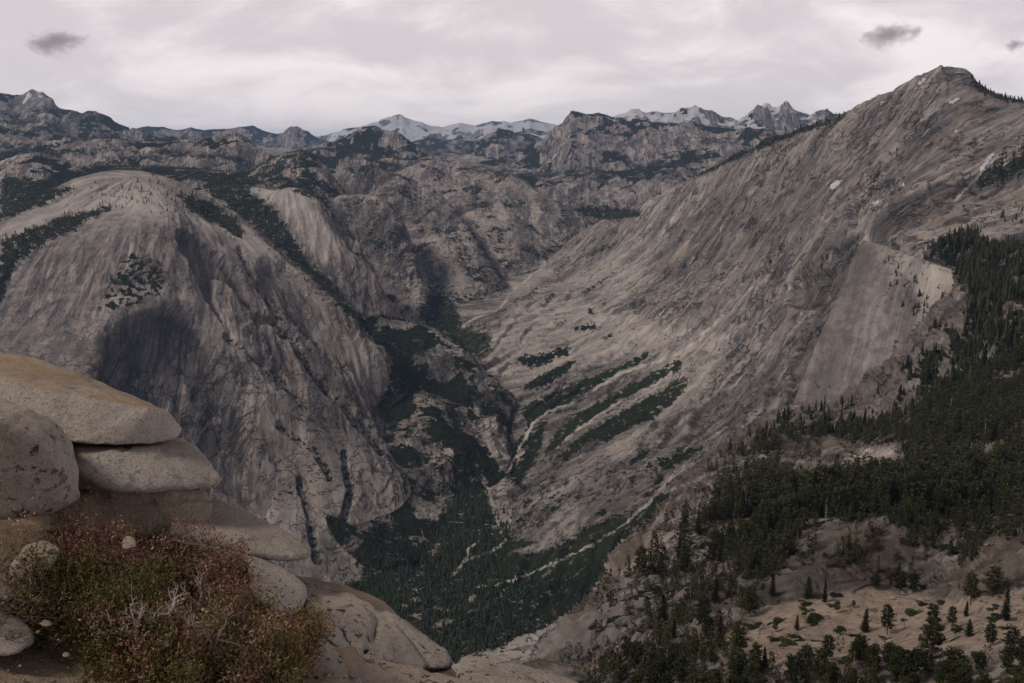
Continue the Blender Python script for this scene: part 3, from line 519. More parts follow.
for pl, v_ in [([(440,318),(465,322),(494,335),(492,350),(477,360),(466,350),(446,337)], 1), ([(473,326),(491,314),(529,289),(549,283),(530,301),(511,305),(497,321),(480,332)], .9), ([(583,260),(613,241),(616,245),(590,258)], .8), ([(515,400),(590,375),(690,340),(690,400),(600,445),(540,465)], .45), ([(490,555),(515,535),(545,540),(600,525),(640,508),(600,560),(520,585)], .55)]:
    up(lush, v_ * inpoly(pl, 4, 3, 10, 495))
up(stain_shade, .42 * mk(B_W) * sstep(-560, -860, Z) * (.45 + .55 * sstep(-.25, .3, noise2(cx / 70, ca / 300, 496))) * (1 - arch))  # dome rock darker lower down, outside the arch
calm = np.clip(1 - .6 * mk([B_W, B_W2]) * sstep(-850, -500, Z) - 1.0 * mk(B_Q) * sstep(.55, .8, slope) - .7 * np.clip(pale, 0, 1), 0.15, 1)
stain_shade *= 1 - np.clip(pale * 1.2, 0, 1) * .7
veg = np.clip(veg, 0, 1); veg *= np.where(mk(B_Q), sstep(.95, .6, slope), 1)
# ------------------------------------------------------------------ node helpers
class NT_:
    def __init__(s, name):
        s.m = bpy.data.materials.new(name); s.m.use_nodes = True; s.t = s.m.node_tree; s.b = s.t.nodes['Principled BSDF']
        s.b.inputs['Specular IOR Level'].default_value = .0; s.b.inputs['Roughness'].default_value = .9
    def n(s, kind, **kw):
        o = s.t.nodes.new(kind)
        for k, v in kw.items():
            if k in o.inputs: s.set(o.inputs[k], v)
            else: setattr(o, k, v)
        return o
    def set(s, sock, v):
        if hasattr(v, 'links') or isinstance(v, bpy.types.NodeSocket): s.t.links.new(v, sock)
        else:
            if sock.type == 'RGBA' and len(v) == 3: v = (*v, 1)
            sock.default_value = v
    def attr(s, name): return s.n('ShaderNodeAttribute', attribute_name=name)
    def noise(s, vec, scale, detail=4, rough=.55, dist=0):
        o = s.n('ShaderNodeTexNoise', Scale=scale, Detail=detail, Roughness=rough, Distortion=dist)
        if vec is not None: s.t.links.new(vec, o.inputs['Vector'])
        return o.outputs['Fac']
    def math(s, op, a, b=None, clamp=False):
        o = s.n('ShaderNodeMath', operation=op, use_clamp=clamp); s.set(o.inputs[0], a)
        if b is not None: s.set(o.inputs[1], b)
        return o.outputs[0]
    def ramp(s, f, a, b, lo=0., hi=1.):
        o = s.n('ShaderNodeMapRange', interpolation_type='SMOOTHSTEP'); s.set(o.inputs[0], f)
        for i, v in enumerate((a, b, lo, hi)): s.set(o.inputs[1 + i], v)
        return o.outputs[0]
    def mix(s, f, a, b, blend='MIX'):
        o = s.n('ShaderNodeMix', data_type='RGBA', blend_type=blend); s.set(o.inputs[0], f); s.set(o.inputs[6], a); s.set(o.inputs[7], b)
        return o.outputs[2]
    def scale(s, vec, sc):
        o = s.n('ShaderNodeVectorMath', operation='MULTIPLY'); s.set(o.inputs[0], vec); s.set(o.inputs[1], sc)
        return o.outputs[0]
    def pos(s): return s.n('ShaderNodeNewGeometry').outputs['Position']
    def objpos(s): return s.n('ShaderNodeTexCoord').outputs['Object']
    def bump(s, h, strength, dist, prev=None):
        o = s.n('ShaderNodeBump', Strength=strength, Distance=dist); s.set(o.inputs['Height'], h)
        if prev is not None: s.set(o.inputs['Normal'], prev)
        return o.outputs[0]
def granite():
    M = NT_('granite_slopes'); p = M.pos(); fl = M.attr('flow').outputs['Vector']
    A = {k: M.attr(k).outputs['Fac'] for k in ('veg', 'pale', 'snow', 'stain_shade', 'sand', 'shade_litter', 'steep', 'calm', 'lush')}
    MUL = lambda *v: v[0] if len(v) == 1 else M.math('MULTIPLY', v[0], MUL(*v[1:]))
    base = M.mix(M.ramp(M.noise(p, 1/260, 5, .6), .40, .62), ROCK_A, ROCK_B)
    base = M.mix(M.ramp(M.noise(M.scale(p, (1, 1, 1.6)), 1/45, 6, .66), .44, .60, 0, .75), base, ROCK_C)
    # joint-bounded sheets, each a little paler or darker than the next
    wob = M.n('ShaderNodeTexNoise', Scale=1/90, Detail=2, Roughness=.5); M.set(wob.inputs['Vector'], p)
    wv = M.n('ShaderNodeVectorMath', operation='MULTIPLY_ADD'); M.set(wv.inputs[0], wob.outputs['Color']); M.set(wv.inputs[1], (26, 40, 0)); M.set(wv.inputs[2], fl)
    def cells(sx, sy, sk):
        v = M.n('ShaderNodeVectorRotate', Angle=sk); M.set(v.inputs['Vector'], M.scale(wv.outputs[0], (1/sx, 1/sy, 0)))
        c = M.n('ShaderNodeTexVoronoi', voronoi_dimensions='2D', feature='F1', Scale=1); M.set(c.inputs['Vector'], v.outputs[0])
        e = M.n('ShaderNodeTexVoronoi', voronoi_dimensions='2D', feature='DISTANCE_TO_EDGE', Scale=1); M.set(e.inputs['Vector'], v.outputs[0])
        sp = M.n('ShaderNodeSeparateColor'); M.set(sp.inputs[0], c.outputs['Color'])
        return sp.outputs[0], e.outputs['Distance']
    r1, e1_ = cells(70, 330, .12); r2, e2_ = cells(24, 120, -.08)
    base = M.mix(MUL(M.ramp(r1, .55, .9), .50, A['calm']), base, ROCK_L); base = M.mix(MUL(M.ramp(r1, .40, .05), .45, A['calm']), base, ROCK_D)
    base = M.mix(MUL(M.ramp(r2, .6, .95), .40, A['calm']), base, ROCK_L); base = M.mix(MUL(M.ramp(r2, .35, .05), .40, A['calm']), base, ROCK_D)
    gate = M.ramp(M.noise(p, 1/130, 3), .42, .56)
    frag = M.ramp(M.noise(p, 1/38, 3), .47, .58)
    jn = MUL(M.math('MAXIMUM', MUL(M.ramp(e1_, 0, .04, .9, 0), gate), MUL(M.ramp(e2_, 0, .07, .7, 0), M.ramp(M.noise(p, 1/90, 3), .48, .60))), frag)
    band = M.noise(M.scale(fl, (1/190, 1/1500, 1)), 1, 4, .6, .2)
    base = M.mix(M.ramp(band, .49, .36, 0, .55), base, ROCK_D); base = M.mix(M.ramp(band, .53, .66, 0, .5), base, ROCK_L)
    warm = M.ramp(M.noise(M.scale(fl, (1/70, 1/420, 1)), 1, 4, .6), .50, .66, 0, .75)
    base = M.mix(warm, base, ROCK_W)
    st1 = M.ramp(M.noise(M.scale(fl, (1/17, 1/260, 1)), 1, 4, .6), .50, .60)
    st2 = M.ramp(M.noise(M.scale(fl, (1/7, 1/130, 1)), 1, 3, .6), .50, .62)
    base = M.mix(MUL(st1, .62, A['steep']), base, ROCK_D)
    base = M.mix(MUL(st2, .38, A['steep']), base, ROCK_D)
    sl = M.ramp(M.noise(M.scale(fl, (1/38, 1/150, 1)), 1, 5, .62, .3), .54, .64, 0, .6)
    base = M.mix(MUL(sl, M.ramp(M.noise(p, 1/320, 3), .42, .56)), base, ROCK_L)
    pk = M.ramp(M.noise(M.scale(p, (1, 1, 1.8)), 1/19, 4, .65), .58, .63, 0, .95)
    base = M.mix(MUL(pk, A['calm'], M.ramp(M.noise(p, 1/180, 4), .45, .60)), base, ROCK_K)
    base = M.mix(MUL(A['pale'], M.ramp(M.noise(p, 1/14, 4, .6), .25, .50, .6, 1)), base, ROCK_P)
    sf = MUL(A['stain_shade'], M.ramp(M.noise(M.scale(fl, (1/11, 1/240, 1)), 1, 4, .62), .36, .56, .35, 1))
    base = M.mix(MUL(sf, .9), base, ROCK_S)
    cr = M.noise(M.scale(fl, (1/60, 1/210, 1)), 1, 4, .55, .1)
    cr = MUL(M.ramp(M.math('ABSOLUTE', M.math('SUBTRACT', cr, .5)), .0, .04, 1, 0), A['steep'])
    cr2 = M.noise(M.scale(p, (1, 1, 2.2)), 1/75, 4, .55, .15)
    cr2 = M.ramp(M.math('ABSOLUTE', M.math('SUBTRACT', cr2, .52)), .0, .022, 1, 0)
    cm = MUL(A['calm'], M.math('MAXIMUM', MUL(M.math('MAXIMUM', cr, cr2), M.ramp(M.noise(p, 1/140, 3), .42, .56)), jn))
    base = M.mix(MUL(cm, .9), base, ROCK_K)
    base = M.mix(MUL(A['shade_litter'], M.ramp(M.noise(p, 1/26, 5, .65), .40, .58, .35, .95)), base, SHADE_LITTER)
    sd = M.mix(M.ramp(M.noise(p, 1/12, 6, .7), .40, .60), SAND_A, SAND_B)
    sd = M.mix(M.ramp(M.noise(p, 1/7, 5, .7), .54, .64, 0, .8), sd, SHADE_LITTER)
    base = M.mix(A['sand'], base, sd)
    vn = M.noise(p, 1/9, 5, .65)
    vf = M.ramp(M.math('ADD', A['veg'], MUL(M.math('SUBTRACT', M.math('ADD', MUL(vn, .5), MUL(M.noise(p, 1/28, 4, .65), .5)), .5), 2.3)), .42, .58)
    vc = M.mix(M.ramp(M.noise(p, 1/30, 4), .4, .6), VEG_A, VEG_B)
    vc = M.mix(A['lush'], vc, (.034, .046, .020))
    vc = M.mix(MUL(A['shade_litter'], .8), vc, (.040, .033, .024))
    base = M.mix(vf, base, vc)
    sn = M.ramp(M.math('ADD', A['snow'], MUL(M.math('SUBTRACT', M.noise(p, 1/60, 5, .65), .5), 1.2)), .45, .58)
    base = M.mix(sn, base, (.52, .53, .56))
    M.set(M.b.inputs['Base Color'], base)
    b1 = M.bump(M.noise(M.scale(fl, (1/16, 1/90, 1)), 1, 6, .65), MUL(A['steep'], .8), 8)
    b2 = M.bump(M.noise(p, 1/26, 8, .68), M.ramp(A['pale'], 0, .8, .7, .35), 11, b1)
    b2 = M.bump(M.math('ADD', MUL(r1, 1.0), MUL(r2, .4)), .6, 6, b2)
    b3 = M.bump(cm, .8, -4, b2)
    b4 = M.bump(vn, MUL(vf, .8), 6, b3)
    M.set(M.b.inputs['Normal'], b4)
    return M.m
ROCK_A, ROCK_B, ROCK_C = (.225, .196, .182), (.325, .285, .262), (.135, .120, .118)
ROCK_L = (.50, .45, .41)
ROCK_W, ROCK_D, ROCK_S, ROCK_K, ROCK_P = (.37, .30, .245), (.088, .080, .081), (.062, .056, .057), (.026, .025, .023), (.52, .465, .42)
SAND_A, SAND_B = (.33, .265, .215), (.25, .195, .155)
SHADE_LITTER = (.085, .066, .052)  # brown for the painted shoulder shade and for litter on the sand
VEG_A, VEG_B = (.013, .019, .011), (.024, .028, .016)
M_ROCK = granite()
# ------------------------------------------------------------------ one mesh per land form, sharing their borders
LABELS = {}
def grid_mesh(name, sel, attrs, mat):
    i, j = np.nonzero(sel); a = i * NR + j
    Q = np.stack([a, a + NR, a + NR + 1, a + 1], 1)
    used, inv = np.unique(Q, return_inverse=True); Q = inv.reshape(Q.shape).astype(np.int32)
    me = bpy.data.meshes.new(name); me.vertices.add(len(used)); co = np.stack([X.ravel()[used], Y.ravel()[used], Z.ravel()[used]], 1).astype(F32)
    me.vertices.foreach_set('co', co.ravel()); me.loops.add(Q.size); me.polygons.add(len(Q))
    me.loops.foreach_set('vertex_index', Q.ravel()); me.polygons.foreach_set('loop_start', np.arange(0, Q.size, 4, dtype=np.int32)); me.update()
    me.polygons.foreach_set('use_smooth', np.ones(len(Q), bool))
    for k, arr in attrs.items():
        at = me.attributes.new(k, 'FLOAT', 'POINT'); at.data.foreach_set('value', arr.ravel()[used].astype(F32))
    at = me.attributes.new('flow', 'FLOAT_VECTOR', 'POINT'); f = np.stack([cx.ravel()[used], ca.ravel()[used], np.zeros(len(used))], 1).astype(F32); at.data.foreach_set('vector', f.ravel())
    me.materials.append(mat); o = bpy.data.objects.new(name, me); C.objects.link(o); return o
GROUP_OF = {}            # crest and skirt pieces of the same land form stay together
fid = IDX[:-1, :-1]
LAND_LABEL = {}
for b in np.unique(fid):
    o = grid_mesh(ALL[b][0], fid == b, dict(veg=veg, pale=pale, snow=snow, stain_shade=stain_shade, sand=sand, shade_litter=shade_litter, steep=sstep(.30, .70, slope) * np.where(mk(B_Q), .45, 1), lush=lush, calm=calm), M_ROCK)
    o['kind'] = 'structure'; o['label'] = LAND_LABELS[b]; o['category'] = LAND_CAT[ALL[b][0]]
# ------------------------------------------------------------------ trees
def arr_mesh(name, V, Fs, mat, smooth=False, attrs=None):
    """V (n,3); Fs list of equal-length int arrays"""
    me = bpy.data.meshes.new(name); V = np.asarray(V, F32); me.vertices.add(len(V)); me.vertices.foreach_set('co', V.ravel())
    Fs = [np.asarray(f, np.int32) for f in Fs if len(f)]
    nl = sum(f.size for f in Fs); npol = sum(len(f) for f in Fs); me.loops.add(nl); me.polygons.add(npol)
    me.loops.foreach_set('vertex_index', np.concatenate([f.ravel() for f in Fs]))
    st = []; k = 0
    for f in Fs: st.append(k + np.arange(len(f)) * f.shape[1]); k += f.size
    me.polygons.foreach_set('loop_start', np.concatenate(st).astype(np.int32)); me.update(); me.validate()
    if smooth: me.polygons.foreach_set('use_smooth', np.ones(len(me.polygons), bool))
    for kk, a in (attrs or {}).items():
        at = me.attributes.new(kk, 'FLOAT', 'POINT'); at.data.foreach_set('value', np.asarray(a, F32))
    if mat: me.materials.append(mat)
    return me
def put(name, me, parent=None, loc=None, **props):
    o = bpy.data.objects.new(name, me); C.objects.link(o)
    if parent is not None: o.parent = parent
    if loc is not None: o.location = loc
    for k, v in props.items(): o[k] = v
    return o
def tube(pts, rad, sides=6):
    pts = np.asarray(pts, float); V = []; F = []
    for i, p in enumerate(pts):
        d = pts[min(i + 1, len(pts) - 1)] - pts[max(i - 1, 0)]; d /= np.linalg.norm(d) + 1e-9
        a = np.cross(d, (0, 0, 1) if abs(d[2]) < .9 else (1, 0, 0)); a /= np.linalg.norm(a); b = np.cross(d, a)
        for k in range(sides):
            t = 2 * math.pi * k / sides; V.append(p + rad[i] * (math.cos(t) * a + math.sin(t) * b))
    for i in range(len(pts) - 1):
        for k in range(sides):
            F.append((i * sides + k, i * sides + (k + 1) % sides, (i + 1) * sides + (k + 1) % sides, (i + 1) * sides + k))
    return V, F
class Acc:
    def __init__(s): s.V = []; s.F = {}
    def add(s, V, F):
        k = len(s.V); s.V += [tuple(v) for v in V]
        for f in F: s.F.setdefault(len(f), []).append(tuple(i + k for i in f))
    def mesh(s, name, mat, smooth=False): return arr_mesh(name, s.V, list(s.F.values()), mat, smooth)
def bark():
    M = NT_('conifer_bark'); p = M.objpos(); c = M.mix(M.ramp(M.noise(M.scale(p, (3, 3, .6)), 2, 4), .4, .62), (.10, .07, .05), (.19, .135, .10)); M.set(M.b.inputs['Base Color'], c); return M.m
def deadwood():
    M = NT_('weathered_wood'); p = M.objpos(); c = M.mix(M.ramp(M.noise(M.scale(p, (4, 4, .5)), 2, 4), .4, .62), (.30, .27, .25), (.16, .14, .13)); M.set(M.b.inputs['Base Color'], c); return M.m
def needles(name, c1, c2):
    M = NT_(name); oi = M.n('ShaderNodeObjectInfo').outputs['Random']; p = M.pos()
    at = M.attr('tint').outputs['Fac']
    f = M.math('ADD', M.math('MULTIPLY', M.noise(p, .8, 3), .5), M.math('MULTIPLY', M.math('ADD', oi, at), .5))
    c = M.mix(M.ramp(f, .25, .85), c1, c2); M.set(M.b.inputs['Base Color'], c); M.b.inputs['Roughness'].default_value = .75
    return M.m
M_BARK, M_DEAD = bark(), deadwood()
M_FIR = needles('fir_needles', (.013, .019, .010), (.036, .042, .020)); M_PINE = needles('pine_needles', (.026, .032, .014), (.066, .066, .028))
M_BUSH = needles('manzanita_leaves', (.022, .030, .015), (.05, .056, .026)); M_FAR = needles('distant_needles', (.006, .010, .006), (.055, .055, .028))
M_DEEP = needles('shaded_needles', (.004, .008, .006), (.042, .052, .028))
def make_tree(kind, seed):
    """unit tree 1 m high -> trunk mesh, crown mesh (scaled per tree)"""
    r = random.Random(seed); T = Acc(); K = Acc()
    lean = (r.uniform(-.03, .03), r.uniform(-.03, .03))
    ax = lambda z: np.array((lean[0] * z + .008 * math.sin(7 * z + seed), lean[1] * z, z))
    zs_ = [-.06, 0, .05, .25, .5, .75, .97]; rr = [.026, .021, .017, .014, .010, .006, .0015]
    if kind == 'snag': zs_ = [-.06, 0, .1, .4, .7, .92, 1.0]; rr = [.024, .019, .016, .012, .008, .005, .002]
    T.add(*tube([ax(z) for z in zs_], rr, 7))
    def tuft(c, d, size, n):
        for _ in range(n):
            a = np.array([r.gauss(0, 1) for _ in range(3)]); a[2] = a[2] * .6 + .15; a += d * .9; a /= np.linalg.norm(a)
            b = np.cross(a, [r.gauss(0, 1) for _ in range(3)]); b /= np.linalg.norm(b) + 1e-9
            s_ = size * r.uniform(.6, 1.25); o = c + np.array([r.gauss(0, .35) for _ in range(3)]) * size
            K.add([o - b * s_ * .26, o + b * s_ * .26, o + a * s_ + b * s_ * .08, o + a * s_ * .9 - b * s_ * .15], [(0, 1, 2, 3)])
    if kind == 'snag':
        for z in [r.uniform(.3, .95) for _ in range(12)]:
            th = r.uniform(0, 6.28); L = r.uniform(.03, .10) * (1.2 - z); p0_ = ax(z); p1_ = p0_ + np.array((math.cos(th) * L, math.sin(th) * L, r.uniform(-.02, .03)))
            T.add(*tube([p0_, p1_], [.004, .0012], 4))
        return T, None
    fir = kind == 'fir'
    z0 = r.uniform(.06, .14) if fir else r.uniform(.16, .32); wmax = r.uniform(.13, .19) if fir else r.uniform(.20, .27)
    z = z0; nlev = 0; gap_th = r.uniform(0, 6.28)
    while z < .985:
        f = (z - z0) / (1 - z0)
        if fir: prof = (1 - f) ** .8 * (.55 + .45 * min(1, f / .12)) + .05
        else: prof = math.sqrt(max(0, 1 - (2 * (f ** .8) - .85) ** 2 / 1.5)) * .95 + .08
        nb = r.choice((4, 5, 6)) if fir else r.choice((3, 4, 4, 5)); th0 = r.uniform(0, 6.28)
        for k in range(nb):
            th = th0 + 6.28 * k / nb + r.uniform(-.35, .35); L = wmax * prof * r.uniform(.55, 1.15)
            if not fir and math.cos(th - gap_th) > .8 and r.random() < .5: L *= .5
            droop = (-.25 if fir else r.uniform(-.05, .35)) * L
            p0_ = ax(z); d = np.array((math.cos(th), math.sin(th), 0)); p1_ = p0_ + d * L + np.array((0, 0, droop))
            if L > .03: T.add(*tube([p0_, (p0_ + p1_) / 2 + (0, 0, .01 * L), p1_], [.0035, .0025, .0012], 3))
            n = max(2, int(L / .026)) if fir else max(3, int(L / .034))
            for q in range(n):
                s_ = (q + .8) / n
                if not fir and s_ < .35: continue
                tuft(p0_ + (p1_ - p0_) * s_, d * .7 + np.array((0, 0, -.1 if fir else .3)), (.044 * (1 - .35 * f) if fir else .056), 4 if fir else 7)
        z += r.uniform(.020, .034) if fir else r.uniform(.035, .065); nlev += 1
    for _ in range(5): tuft(ax(.985), np.array((0, 0, 1.)), .03, 2)
    return T, K
TREES = {}
for kd, n in (('fir', 6), ('pine', 6), ('snag', 3)):
    TREES[kd] = []
    for i in range(n):
        T, K = make_tree(kd, 11 + i * 7 + len(kd)); bm_ = T.mesh('trunk', M_DEAD if kd == 'snag' else M_BARK, True)
        km = K.mesh('crown', M_FIR if kd == 'fir' else M_PINE) if K else None
        TREES[kd].append((bm_, km))
NAME = {'fir': 'fir_tree', 'pine': 'pine_tree', 'snag': 'dead_tree'}; CATG = {'fir': 'tree', 'pine': 'tree', 'snag': 'dead tree'}
def plant(kd, loc, h, label, group=None, var=None, wide=1.0, rz=None):
    tm, km = TREES[kd][random.randrange(len(TREES[kd])) if var is None else var % len(TREES[kd])]
    e = bpy.data.objects.new(NAME[kd], None); C.objects.link(e); e.location = loc; e.rotation_euler = (0, 0, random.uniform(0, 6.28) if rz is None else rz)
    e.scale = (h * wide, h * wide, h); e['label'] = label; e['category'] = CATG[kd]; e.empty_display_size = .1
    if group: e['group'] = group
    put('trunk', tm, e)
    if km: put('crown', km, e)
    return e
flatU, flatV, flatS = U.ravel(), W_.ravel(), SEEN.ravel() & (Y.ravel() < 2600)
vis_i = np.nonzero(flatS)[0]; vu, vv = flatU[vis_i], flatV[vis_i]
def hit(u, v):
    k = vis_i[np.argmin((vu - u)**2 + (vv - v)**2)]
    return X.ravel()[k], Y.ravel()[k], Z.ravel()[k]
# the trees one can point at, on and around the sandy terrace: (foot u, foot v, height in photo pixels, kind, width, label)
SOLO = [(647,619,21,'pine',1.0,'small roundish pine on the rocky rim, leftmost of the terrace row'), (663,627,38,'fir',1.1,'tall dark conifer on the rim just right of the small roundish pine'),
 (680,619,17,'pine',1.3,'low flat-crowned pine beside two bare snags'), (674,638,22,'fir',.9,'short slim conifer below the two bare snags'), (702,628,37,'pine',1.0,'broad full pine at the left end of the sandy terrace'),
 (715,603,28,'fir',1.2,'dark conifer behind the broad full pine'), (731,595,25,'pine',1.3,'yellowish rounded pine at the back edge of the terrace'), (751,616,33,'pine',.9,'open-crowned pine with a clear trunk alone on the sand'),
 (772,596,25,'fir',1.2,'grey-green conifer at the back of the terrace, left of centre'), (720,646,34,'fir',1.0,'slim dark spire on the left slope below the terrace sand'), (709,643,30,'pine',.9,'bushy pine touching the slim dark spire'),
 (737,659,44,'pine',1.0,'largest round-crowned pine below the left part of the sand'), (775,632,14,'pine',1.1,'tiny bushy pine alone on the open sand'), (797,630,17,'fir',1.2,'small dark fir in the middle of the sand'),
 (809,627,13,'pine',.9,'little pine just right of the small dark fir on sand'), (808,600,27,'fir',1.3,'dark conifer at the back edge above the open sand'), (765,662,18,'fir',1.3,'short pointed fir in front of the terrace'),
 (635,675,41,'pine',.8,'ragged pine at the lower left of the slope'), (650,682,34,'fir',1.1,'dark fir beside the ragged pine at lower left'), (681,685,34,'pine',.9,'dark pine at the bottom edge left of the round crowns'),
 (712,667,18,'pine',1.2,'small olive pine below the bushy pair'), (798,685,39,'fir',1.5,'broad dark fir at the bottom edge below the terrace centre'), (825,602,27,'fir',.8,'narrow twin-like conifer at the terrace back edge'),
 (875,589,17,'pine',1.4,'squat pine at the far edge of the sand'), (899,595,27,'pine',1.2,'wide dark pine at the far right of the sand edge'), (912,592,21,'pine',1.0,'smaller pine right behind the wide dark pine'),
 (837,613,14,'pine',1.1,'small open pine on the pale sand'), (853,608,9,'pine',1.0,'tiniest round pine on the pale sand'), (864,632,27,'fir',1.3,'dark conifer clump left of the trail bend'),
 (887,635,35,'pine',.9,'tall dense pine standing at the middle of the terrace'), (971,605,36,'pine',1.0,'broad conifer under the rocky slope at right'), (993,597,33,'pine',1.1,'open layered pine against pale rock at far right'),
 (1005,621,36,'fir',1.1,'tall dark fir near the right edge'), (969,637,20,'fir',1.5,'pyramid-shaped small fir on the right sand'), (990,646,26,'pine',1.0,'thin pine on the sand near the right edge'),
 (931,661,50,'pine',1.0,'largest pine in front of the right sand'), (952,629,26,'pine',.9,'slender pine behind the largest right pine'), (820,684,38,'pine',1.0,'dark bushy pine at the bottom, below the trail'),
 (853,684,40,'snag',.8,'thin bare-branched tree at the bottom edge'), (950,684,40,'pine',1.3,'wide pine at the bottom edge under the largest pine'), (902,686,42,'pine',1.4,'yellowish wide pine at the bottom edge'),
 (966,616,17,'fir',1.0,'small fir in front of the broad conifer at right'), (680,599,17,'snag',1.0,'bare grey snag on the rim, left one of two'), (690,597,20,'snag',1.0,'bare grey snag on the rim, right one of two'), (904,628,20,'snag',1.0,'dead pole standing behind the trail bend')]
taken = []
for k, (u, v, hp, kd, wd, lb) in enumerate(SOLO):
    x, y, z = hit(u, min(v, 690)); h = hp * y / 1010 * 1.02
    plant(kd, (x, y, z - .02 * h), h, lb, None, k, wd); taken.append((x, y, h * .22))
taken = np.array(taken)
# low manzanita mats
def make_mat(seed):
    r = random.Random(seed); K = Acc()
    lobes = [(r.uniform(-.6, .6), r.uniform(-.5, .5), r.uniform(.25, .5)) for _ in range(6)]
    for _ in range(1500):
        lx, ly, lr = r.choice(lobes); th, ph = r.uniform(0, 6.28), r.uniform(0, 1.5)
        o = np.array((lx + lr * math.cos(th) * math.sin(ph), ly + lr * math.sin(th) * math.sin(ph), .05 + .30 * lr / .4 * math.cos(ph) * r.uniform(.5, 1)))
        a = np.array([r.gauss(0, 1) for _ in range(3)]); a[2] = abs(a[2]); a /= np.linalg.norm(a); b = np.cross(a, [r.gauss(0, 1) for _ in range(3)]); b /= np.linalg.norm(b); s_ = r.uniform(.07, .14)
        K.add([o - b * s_ * .5, o + b * s_ * .5, o + a * s_], [(0, 1, 2)])
    return K.mesh('manzanita_shrub', M_BUSH)
MATS = [make_mat(50 + i) for i in range(4)]
MAT_AT = [(915,612,20),(923,605,14),(806,611,18),(816,619,22),(836,594,12),(868,651,22),(996,608,18),(996,619,20),(943,602,14),(958,631,20),(733,602,22),(756,627,20),(782,620,18),(668,646,16),(705,646,18),(788,645,22),(766,665,22),(806,605,16),(757,672,26),(840,630,14),(906,620,10),(832,606,10),(886,640,16),(846,662,18),(980,655,20),(1012,650,20),(660,662,18),(640,650,16),(716,632,14),(775,640,14),(800,640,12),(925,586,14)]
for k, (u, v, wp) in enumerate(MAT_AT):
    x, y, z = hit(u, v); s_ = wp * y / 1010 * .62
    o = put('manzanita_shrub', MATS[k % 4], None, (x, y, z - .03 * s_)); o.scale = (s_, s_ * 1.25, s_ * .55); o.rotation_euler = (0, 0, random.uniform(-.5, .5))
    o['label'] = 'low dark manzanita mat spread on the sandy shoulder'; o['category'] = 'shrub'; o['group'] = 'manzanita mats on the sandy shoulder'
# seeds for all other trees, from the woods laid on the ground
Pg = np.stack([X, Y, Z], -1); e1 = Pg[1:, :-1] - Pg[:-1, :-1]; e2 = Pg[:-1, 1:] - Pg[:-1, :-1]
area = np.linalg.norm(np.cross(e1, e2), axis=-1) * N1[:-1, :-1, 2]
inview = SEEN[:-1, :-1] & (U[:-1, :-1] > -60) & (U[:-1, :-1] < 1084) & (W_[:-1, :-1] < 720) & (Z[:-1, :-1] < 480)
yq = Y[:-1, :-1]; spac = np.where(yq < 2400, 62., np.where(yq < 4800, 95., 190. * (yq / 5000)**2))
spac = np.where(mk(B_S)[:-1, :-1] & (yq < 1000), 28., spac)
lam_ = np.where(inview, tall[:-1, :-1], 0) ** 1.25 * area / spac

cnt = RNG.poisson(np.minimum(lam_, 6)); qi, qj = np.nonzero(cnt); rep = cnt[qi, qj]; qi = np.repeat(qi, rep); qj = np.repeat(qj, rep)
fa, fb = RNG.random(len(qi)), RNG.random(len(qi))
pt = Pg[qi, qj] + e1[qi, qj] * fa[:, None] + e2[qi, qj] * fb[:, None]
bodyq = IDX[qi, qj]; tq = tall[qi, qj]
hgt = RNG.uniform(8, 17, len(pt)) * (1 + .25 * noise2(pt[:, 0] / 60, pt[:, 1] / 60, 500))
hgt = np.where(bodyq == B_S, hgt * np.where(pt[:, 1] > 780, 1.45, .9), hgt); hgt = np.where(bodyq == 0, hgt * 1.25, hgt)
hgt = np.where((bodyq == B_C) & (pt[:, 2] < -500), hgt * .5, hgt); hgt = np.where(pt[:, 1] > 6500, hgt * 1.15, hgt)
if len(taken):
    near_ = np.nonzero(pt[:, 1] < 800)[0]
    dd = np.sqrt(((pt[near_, None, :2] - taken[None, :, :2])**2).sum(-1)); bad = near_[(dd < taken[None, :, 2] + 1.2).any(1)]
    keep = np.ones(len(pt), bool); keep[bad] = False; pt, hgt, bodyq, tq = pt[keep], hgt[keep], bodyq[keep], tq[keep]
size_px = hgt / pt[:, 1] * 1010
order = np.argsort(-np.where(bodyq == B_S, size_px, 0)); N_IND = 240
ind = order[:N_IND]; rest = np.setdiff1d(np.arange(len(pt)), ind)
for k in ind:
    x, y, z = pt[k]; pine = (y < 640) or RNG.random() < .25
    kd = 'snag' if RNG.random() < .03 else ('pine' if pine else 'fir')
    if y < 660: zone = ('on the near shoulder below the sand', 'scattered trees of the near shoulder')
    else: zone = ('packed in the dark forest band behind the terrace', 'trees of the dark forest band')
    lb = {'fir': 'dark narrow fir ', 'pine': 'dark bushy pine ', 'snag': 'bare grey dead tree '}[kd] + zone[0]
    plant(kd, (x, y, z - .02 * hgt[k]), hgt[k], lb, {'fir': 'firs: ', 'pine': 'pines: ', 'snag': 'dead trees: '}[kd] + zone[1], None, RNG.uniform(.85, 1.3))
